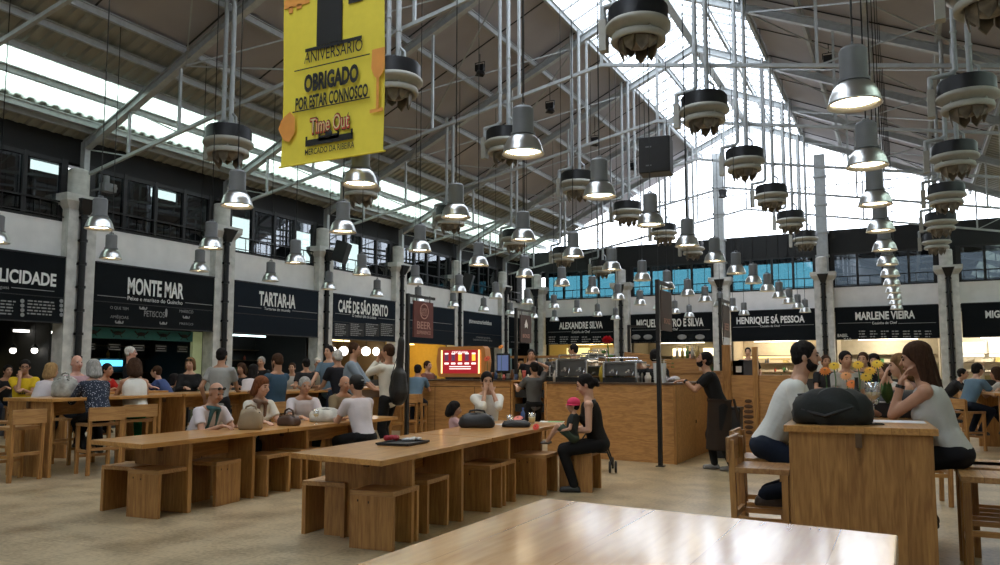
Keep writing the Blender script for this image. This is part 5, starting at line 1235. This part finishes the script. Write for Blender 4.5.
    child(c,'trousers' if bot[2]!='skirt' else 'skirt',cloth(bot[0],bot[1]))
    c=B()
    for k in (0,1):
        An=K[k][2]; c.cap(An-V((0,.035*s,.045*s)),An+V((0,.14*s,-.05*s)),.040*s,.036*s); c.bar(An-V((0,.075*s,.07*s)),An+V((0,.175*s,-.07*s)),.08*s,.025*s)
    child(c,'shoes',mat('shoe_%d'%int(shoes[0]*100),shoes,.5),.012)
    # hair
    hst,hc=hair; hm=hairm(hc)
    hb=B()
    if hst not in('bald',):
        if hst=='fringe': ell(HM,(0,-.045,-.015),(.083,.062,.045),0,hb)
        else:
            ell(HM,(0,-.022,.043),(.086,.102,.094),0,hb); ell(HM,(0,-.052,-.005),(.080,.064,.075),0,hb)
            for k in (-1,1): ell(HM,(k*.070,.005,.03),(.016,.035,.05),0,hb)
        if hst in('long','bob','curly'):
            n={'long':-.26,'bob':-.09,'curly':-.12}[hst]; rr={'long':.05,'bob':.055,'curly':.065}[hst]
            hb.cap(HM@V((0,-.07,0)),HM@V((0,-.095,n)),rr*1.2,rr)
            for k in (-1,1): hb.cap(HM@V((k*.07,-.02,.02)),HM@V((k*.075,-.04,n*.9)),rr*.7,rr*.6); hb.cap(HM@V((k*.045,-.05,.05)),HM@V((k*.05,-.09,n*.95)),rr*.9,rr*.8)
            ell(HM,(0,-.02,.06),(.095,.105,.088),0,hb)
        if hst=='bun': hb.sph(HM@V((0,-.13,.0)),.042); hb.cap(HM@V((0,-.1,.01)),HM@V((.0,-.14,-.05)),.03,.028)
        if hst=='pony': hb.cap(HM@V((0,-.1,.03)),HM@V((0,-.15,-.14)),.03,.022)
        o=remesh(hb,.010,2,'hair',hm); o.parent=body
    if beard:
        hb=B(); ell(HM,(0,.028,-.068),(.062,.064,.052),0,hb); hb.cap(HM@V((-.055,.02,-.02)),HM@V((-.045,.05,-.07)),.016); hb.cap(HM@V((.055,.02,-.02)),HM@V((.045,.05,-.07)),.016); o=remesh(hb,.009,2,'beard',hm); o.parent=body
    e=B()
    for k in (-1,1): e.sph((k*.031,.084,.012),(.012,.009,.007),10,M=HM)
    e.build('eyes',mat('eye_dark',(.03,.02,.02),.2),body)
    e=B()
    for k in (-1,1): e.cap((k*.018,.093,.034),(k*.046,.084,.036),.005,n=6,M=HM)
    e.build('eyebrows',hm,body)
    B().sph((0,.0935,-.056),(.021,.007,.006),10,M=HM).build('lips',mat('lips',(.35,.13,.11),.5),body)
    for ex in extras: ex(body,HM,T,s,J,K)
    if st and pose!='stand':
        pr_=bs if pose=='low' else ts
        copy_tree(pr_,None,(base.x,base.y,0) if pose=='low' else (base.x,base.y,0),rz,('oak block stool under the ' if pose=='low' else 'oak bar stool under the ')+st)
    return body
# extras
def x_cap(body,HM,T,s,J,K):
    c=B(); c.sph((0,-.02,.055),(.094,.110,.088),20,M=HM); c.build('cap',mat('cap_black',(.012,.012,.012),.8),body)
    c=B(); c.prism([(-.06,0),(.06,0),(.05,.07),(0,.09),(-.05,.07)],0,.008,M=HM@Matrix.Translation((0,-.10,.0))@Matrix.Rotation(PI,4,'Z')); c.build('peak',MT['cap_black'],body)
    c=B(); c.box((0,-.126,.055),(.05,.012,.02),M=HM); c.build('cap_strap',letg,body)
def x_shades(body,HM,T,s,J,K):
    c=B()
    for k in (-1,1): c.sph((k*.034,.075,.085),(.028,.012,.020),10,M=HM); c.tube([(k*.06,.07,.085),(k*.084,.0,.055),(k*.08,-.05,.03)],.004,M=HM)
    c.tube([(-.01,.085,.088),(.01,.085,.088)],.004,M=HM); c.build('sunglasses',mat('shade_black',(.01,.01,.01),.15),body)
def x_glasses(body,HM,T,s,J,K):
    c=B()
    for k in (-1,1):
        c.lathe([(.018,-.002),(.022,-.002),(.022,.002),(.018,.002),(.018,-.002)],n=16,M=HM@Matrix.Translation((k*.031,.1,.012))@Matrix.Rotation(PI/2,4,'X')); c.tube([(k*.052,.1,.014),(k*.082,.0,.005)],.003,M=HM)
    c.tube([(-.01,.1,.014),(.01,.1,.014)],.003,M=HM); c.build('glasses',mat('shade_black',(.01,.01,.01),.15),body)
def x_scarf(col,nm):
    def f(body,HM,T,s,J,K):
        c=B(); a=T@V((0,-.01,.5*s)); n=14
        pts=[a+V((.085*math.cos(2*PI*i/n),.085*math.sin(2*PI*i/n)+.01,.02*math.cos(2*PI*i/n*1)-.0)) for i in range(n+1)]
        for p,q in zip(pts,pts[1:]): c.cap(p,q,.028)
        c.cap(a+V((.05,.09,0)),T@V((.06,.14,.22*s)),.026,.03); c.cap(a+V((-.04,.09,0)),T@V((-.05,.14,.26*s)),.024,.028)
        o=remesh(c,.012,2,'scarf',cloth(nm,col)); o.parent=body
    return f
def x_apron(body,HM,T,s,J,K):
    c=B(); hz=K[0][0].z
    c.cyl((0,.02,hz+.10),(0,.04,hz-.62*s),.165*s,.19*s,n=24)
    for z in (.1,): c.lathe([(.168*s,hz+z-.02),(.178*s,hz+z-.02),(.178*s,hz+z+.03),(.168*s,hz+z+.03)],c=(0,.02,0),n=24)
    o=remesh(c,.013,3,'apron',cloth('apron',(.030,.020,.015))); o.parent=body
    c=B(); c.cap((0,-.18*s,hz+.1),(.06,-.24*s,hz-.12),.018); c.cap((0,-.18*s,hz+.1),(-.05,-.23*s,hz-.2),.018); o=remesh(c,.01,2,'apron_ties',cloth('apron',(.03,.02,.015))); o.parent=body
def x_watch(k_):
    def f(body,HM,T,s,J,K):
        S,E,Wr=J[k_]; d=(Wr-E).normalized(); B().cyl(Wr-d*.045,Wr-d*.02,.034,n=16).build('watch',mat('shade_black',(.01,.01,.01),.15),body)
    return f
def x_text(txt,z=.30):
    def f(body,HM,T,s,J,K):
        u=(T.to_3x3()@V((0,0,1))); c=B(); c.box((0,.145*s+.012,z*s),(.15*s,.004,.07*s),M=T); c.build('print_block',mat('print_dark',(.02,.02,.02),.8),body)
        o=lettering(txt,body,mat('cloth_yellow_ink',(.5,.4,.05),.8),T@V((0,.145*s+.016,(z-.02)*s)),(-1,0,0),.04*s,.12*s,up=u,depth=0,bold=.02)
    return f
dots=bpy.data.materials.new('dotted_cloth'); dots.use_nodes=True; N=dots.node_tree.nodes; L=dots.node_tree.links
vo=N.new('ShaderNodeTexVoronoi'); vo.inputs['Scale'].default_value=38; tc=N.new('ShaderNodeTexCoord'); L.new(tc.outputs['Object'],vo.inputs['Vector'])
rp=N.new('ShaderNodeValToRGB'); rp.color_ramp.interpolation='CONSTANT'; rp.color_ramp.elements[0].color=(.35,.37,.42,1); rp.color_ramp.elements[1].position=.26; rp.color_ramp.elements[1].color=(.012,.018,.035,1)
L.new(vo.outputs['Distance'],rp.inputs[0]); L.new(rp.outputs[0],N['Principled BSDF'].inputs['Base Color']); N['Principled BSDF'].inputs['Roughness'].default_value=.9
wt=('white',(.60,.575,.50),'short'); wl2=('whiteshirt',(.62,.60,.53),'long')
bk=('black',(.010,.010,.011),'long'); jn=('navy',(.015,.02,.035),'long')
# --- left low table
person('bald man in white polo with teal scarf and sunglasses on head, at left low table',216,393,9.3,92,'low',wt,jn,'tan',('bald','grey'),hp=22,extras=(x_scarf((.05,.12,.13),'teal'),x_shades),fat=.02,st='bald man with the teal scarf')
person('woman with short auburn hair and brown scarf, beside the beige handbag',262,387,10.05,105,'low',('cream',(.58,.55,.48),'short'),jn,'light',('bob','auburn'),fem=True,hp=8,hy=15,extras=(x_scarf((.16,.10,.07),'brownscarf'),),st='woman with auburn hair')
person('grey haired man in white polo facing the camera at left low table',305,386,11.1,120,'low',wt,bk,'tan',('short','grey'),hp=8,fat=.015,st='grey haired man in white')
person('bald man in khaki shirt at the left low table',345,384,12.0,112,'low',('khaki',(.20,.15,.09),'short'),bk,'tan',('fringe','grey'),fat=.02,hp=5,st='bald man in khaki')
person('man in white t-shirt and black cap sitting with his back to us',356,385,10.35,-72,'low',wt,bk,'tan',('short','black'),extras=(x_cap,),hp=5,hy=10,st='man in the black cap')
# --- long low table
person('little girl with black hair in a pale pink top at the long table',455,409,10.0,60,'stand',('palepink',(.55,.35,.36),'short'),bk,'light',('bob','black'),fem=True,hp=10,arms=('table','table'),tz=.74)
person('man in white shirt eating with both hands at the long table',487,381,10.9,140,'low',('whitelinen',(.62,.60,.55),'mid'),bk,'mid',('short','black'),arms=('mouth','mouth'),hp=12,st='man eating with both hands')
w8=person('woman in sleeveless black top with black bun sitting on the block stool',585,385,9.35,-112,'low',('blacktop',(.014,.012,.011),'none'),bk,'light',('bun','black'),arms=('lap','lap'),fem=True,hp=20,feet=(.12,.30,.085))
person('baby in a pink hat sitting on the lap of the woman in black',573,404,9.2,-105,'low',('babydark',(.03,.035,.035),'short'),('babygreen',(.05,.07,.05),'short'),'light',('short','black'),s=.44,seat=.60,arms=((-.1,.14,.72),(.1,.14,.72)),feet=(.06,.30,.60),lean=0,hq=True,shoes=(.12,.10,.08),
  extras=(lambda body,HM,T,s,J,K: (B().sph((0,-.012,.05),(.098,.115,.092),20,M=HM).lathe([(.09,.02),(.125,.005),(.125,.012),(.09,.03)],c=(0,0,0),n=20,M=HM).build('sun_hat',mat('hat_pink',(.60,.03,.10),.8),body)),))
# --- around the bar
person('man in grey t-shirt standing at the bar niche with a raised arm',534,368,14.1,-50,'stand',('greytee',(.10,.10,.10),'short'),bk,'mid',('short','black'),arms=((-.2,.35,1.15),'headback'),hp=0)
person('person with black hair behind the bar, above the man in grey',531,355,17.3,150,'stand',('blacktee',(.012,.012,.013),'short'),bk,'mid',('short','black'),arms=('down','down'))
person('waiter in black t-shirt and long apron leaning on the bar counter',704,360,11.35,-108,'stand',('blacktee',(.012,.012,.013),'short'),bk,'tan',('short','black'),arms=('tablein','table'),lean=22,tz=1.23,extras=(x_apron,x_watch(0)),beard=True,shoes=(.15,.14,.13),hp=-18)
person('barista in black standing behind the bar counter',656,357,13.0,20,'stand',('blacktee',(.012,.012,.013),'short'),bk,'mid',('short','black'),arms=('down','down'))
person('cook in white shirt far behind the coffee machine',573,350,17.2,-100,'stand',wl2,bk,'mid',('short','black'),arms=('table','table'))
# --- right table
person('bearded man in white shirt leaning over the right high table',806,357,6.4,86,'high',('whiteshirt2',(.60,.61,.58),'mid'),('navyjeans',(.012,.018,.032),'long'),'mid',('short','black'),arms=((-.06,.55,1.09),(.10,.50,1.09)),s=1.12,beard=True,hp=2,feet=(.10,-.02,.42),shoes=(.05,.03,.02),hq=True)
person('woman in white tank top with long brown hair resting cheek on hand',916,360,6.0,-88,'high',('whitetank',(.50,.50,.47),'none'),('blackjeans',(.012,.012,.015),'long'),'tan',('long','brown'),arms=('cheek',(-.10,.62,1.09)) if False else ('cheek',(.12,.58,1.095,.6,-.3,-1)),s=1.04,fem=True,hp=8,extras=(x_watch(0),),hq=True)
person('woman with curly blonde hair beyond the flowers, hand at her mouth',899,366,8.6,-100,'high',('rosy',(.35,.20,.17),'none'),bk,'light',('curly','dkblond'),arms=('table','mouth'),fem=True,hp=5,st='curly haired woman beyond the flowers')
# --- left high tables
yel=('yellow',(.62,.42,.02),'short')
person('man in yellow printed t-shirt leaning his face on his hand',25,367,13.7,122,'high',yel,bk,'tan',('short','black'),arms=('tablein','cheek'),hp=12,fat=.02,extras=(x_glasses,x_text('NYC')),st='man in the yellow shirt')
person('blonde woman in white t-shirt seen from behind, beside the man in yellow',52,371,12.9,-10,'high',wt,bk,'light',('bob','blond'),fem=True,st='blonde woman in white at left')
person('bald elderly man in pink shirt turning right at the left high table',77,363,12.15,85,'high',('pinkshirt',(.34,.22,.24),'mid'),jn,'pink',('fringe','white'),hp=2,hy=-15,fat=.03,st='elderly man in pink')
person('woman in dotted navy top with short blonde grey hair from behind',93,369,11.15,-78,'high',('navydots',(.02,.02,.05),'mid'),bk,'light',('bob','grey'),fem=True,fat=.02,hp=4,pat=dots,seat=.70,st='woman in dotted navy top')
person('woman in white tank top and green trousers with dark hair, from behind',134,367,12.0,-68,'high',('tankwhite',(.62,.60,.55),'none'),('green',(.0,.13,.06),'long'),'tan',('curly','brown'),fem=True,fat=.035,hp=8,st='woman in white tank top and green trousers')
person('white haired man in dark clothes behind the woman in white tank top',131,353,15.5,40,'stand',('darkblue',(.015,.018,.025),'short'),bk,'pink',('short','white'))
person('person in red shirt behind the left high table',108,370,14.6,80,'high',('red',(.40,.02,.015),'short'),bk,'tan',('short','black'),st='person in red')
person('person in blue shirt behind the woman in white tank top',156,372,16.2,-120,'high',('bluetee',(.06,.09,.22),'short'),bk,'mid',('short','brown'),st='person in blue at left')
person('blonde woman in black top facing us, sunglasses in her hair',190,364,15.6,120,'high',('blackblouse',(.012,.012,.013),'long'),bk,'light',('bob','dkblond'),fem=True,hy=-30,extras=(x_shades,),st='blonde woman in black')
person('man in grey t-shirt standing with his back to us at a high table',222,356,12.8,-25,'stand',('greymarl',(.27,.27,.26),'short'),bk,'tan',('short','black'),arms=('down','table'),lean=8)
person('bearded man in blue t-shirt and olive trousers sitting in profile',277,361,12.9,-85,'high',('bluegrey',(.035,.07,.11),'short'),('olive',(.07,.065,.04),'long'),'tan',('short','brown'),beard=True,hp=12,fat=.015,arms=('table','mouth'),st='bearded man in blue')
person('woman with dark hair and white top beyond the man in grey',254,371,16.0,-10,'high',wt,bk,'light',('long','black'),fem=True,st='dark haired woman in white')
person('grey haired man in black beyond the bearded man',261,362,18.2,160,'stand',('blacktee',(.012,.012,.013),'short'),bk,'tan',('short','grey'))
person('elderly man in beige vest with white hair facing us',318,363,17.4,125,'high',('beigevest',(.24,.21,.15),'none'),('khakit',(.16,.13,.08),'long'),'tan',('short','white'),arms=('tablein','tablein'),extras=(x_glasses,),st='elderly man in the vest')
person('white haired man in dark shirt standing beside the man in light blue',337,357,14.0,-75,'stand',('darkshirt',(.014,.014,.018),'short'),('khakit',(.16,.13,.08),'long'),'tan',('short','white'),lean=14,arms=('table','table'))
person('dark haired man in light blue shirt standing in profile',355,350,13.7,62,'stand',('lightblue',(.20,.25,.31),'mid'),bk,'tan',('short','brown'),lean=12,arms=('table','table'))
person('man in white shirt raising his hands, black guitar bag on his back',388,352,12.5,-88,'stand',wl2,bk,'tan',('short','brown'),arms=('mouth','mouth'),lean=2)
# guitar bag
p=at(399,377,d=12.3); t=thing('guitar_bag','black guitar bag worn on the back of the man in white','bag',p,-.5); t.rotation_euler.y=.12
c=B(); c.cap((0,0,-.22),(0,0,-.02),.24,.19); c.cap((0,0,0),(0,0,.56),.10,.08); o=remesh(c,.016,4,'bag_body',bagb); o.parent=t; o.scale=(1,.55,1)
B().tube([(-.08,.09,-.2),(-.15,.2,.0),(-.05,.12,.22)],.014).build('strap',blk,t); B().tube([(0,-.12,-.2),(0,-.14,-.0),(0,-.06,.3)],.006).build('zip',blkm,t)
# --- further crowd
cols=[('g1',(.30,.29,.27),'short'),('g2',(.08,.10,.14),'short'),('g3',(.45,.43,.40),'short'),('g4',(.02,.02,.022),'short'),('g5',(.20,.08,.06),'short'),('g6',(.10,.16,.22),'short')]
crowd=[(8,371,16,100,'dark haired person at the left picture edge beyond the man in yellow',3,'black'),(306,364,17,-60,'dark haired person left behind the man in the beige vest',3,'black'),(329,352,15.4,180,'dark haired person with blue grey top behind the white haired man',5,'black'),
(241,369,17.5,170,'dark person beyond the man in grey, left side',3,'brown'),(292,368,19,150,'person in pale top beyond the bearded man in blue',2,'brown'),
(428,366,18.5,100,'brown haired person left of the glowing screen',4,'brown'),(418,370,17.5,-20,'person in blue beside the bar left of the glowing screen',5,'black'),(553,372,18.5,150,'person in white beyond the timber rack',2,'brown'),(520,366,19,200,'blonde person beyond the timber rack',2,'dkblond'),
(846,360,10.8,150,'man in grey top with black hair beyond the flowers',0,'black'),(863,360,12.6,-170,'dark haired person beyond the yellow flowers, left one',3,'brown'),(874,361,14.0,180,'dark haired person beyond the yellow flowers, right one',4,'black'),(826,362,14,160,'dark haired person right behind the bearded man',3,'brown'),
(884,372,12,-120,'brown haired person with pale top behind the wine glass',2,'brown'),
(978,370,14.2,50,'man in light blue shirt on a stool in the right background',5,'black'),(996,374,14.5,-60,'brown haired woman in pale top at the right picture edge',2,'brown'),(963,374,17.5,100,'dark haired person in the right background by the column',3,'black'),
(748,352,22,170,'cook in dark clothes in the bright stall right of the waiter',3,'black'),(690,357,19,160,'person behind the bar shelf left of the waiter head',2,'black'),(175,380,16.5,30,'child in dark top beyond the blonde woman in black',3,'black')]
for i,(px,py,d,az,lb,ci,hc) in enumerate(crowd):
    z=at(px,py,d=d).z
    person(lb,px,py,d,az,'stand' if z>1.50 else 'high',cols[ci],bk if i%2 else jn,['tan','mid','light'][i%3],('bob' if 'woman' in lb or i%4==3 else 'short',hc),fem='woman' in lb,arms=('down','table') if z>1.5 else ('table','table'),hq=False,group=None,st=' '.join(lb.split()[:11]))
# black bag/hoop strap at the wall etc
vs=bpy.context.scene.view_settings; vs.view_transform='Standard'; vs.look='None'; vs.gamma=1; vs.use_curve_mapping=False; vs.exposure=0
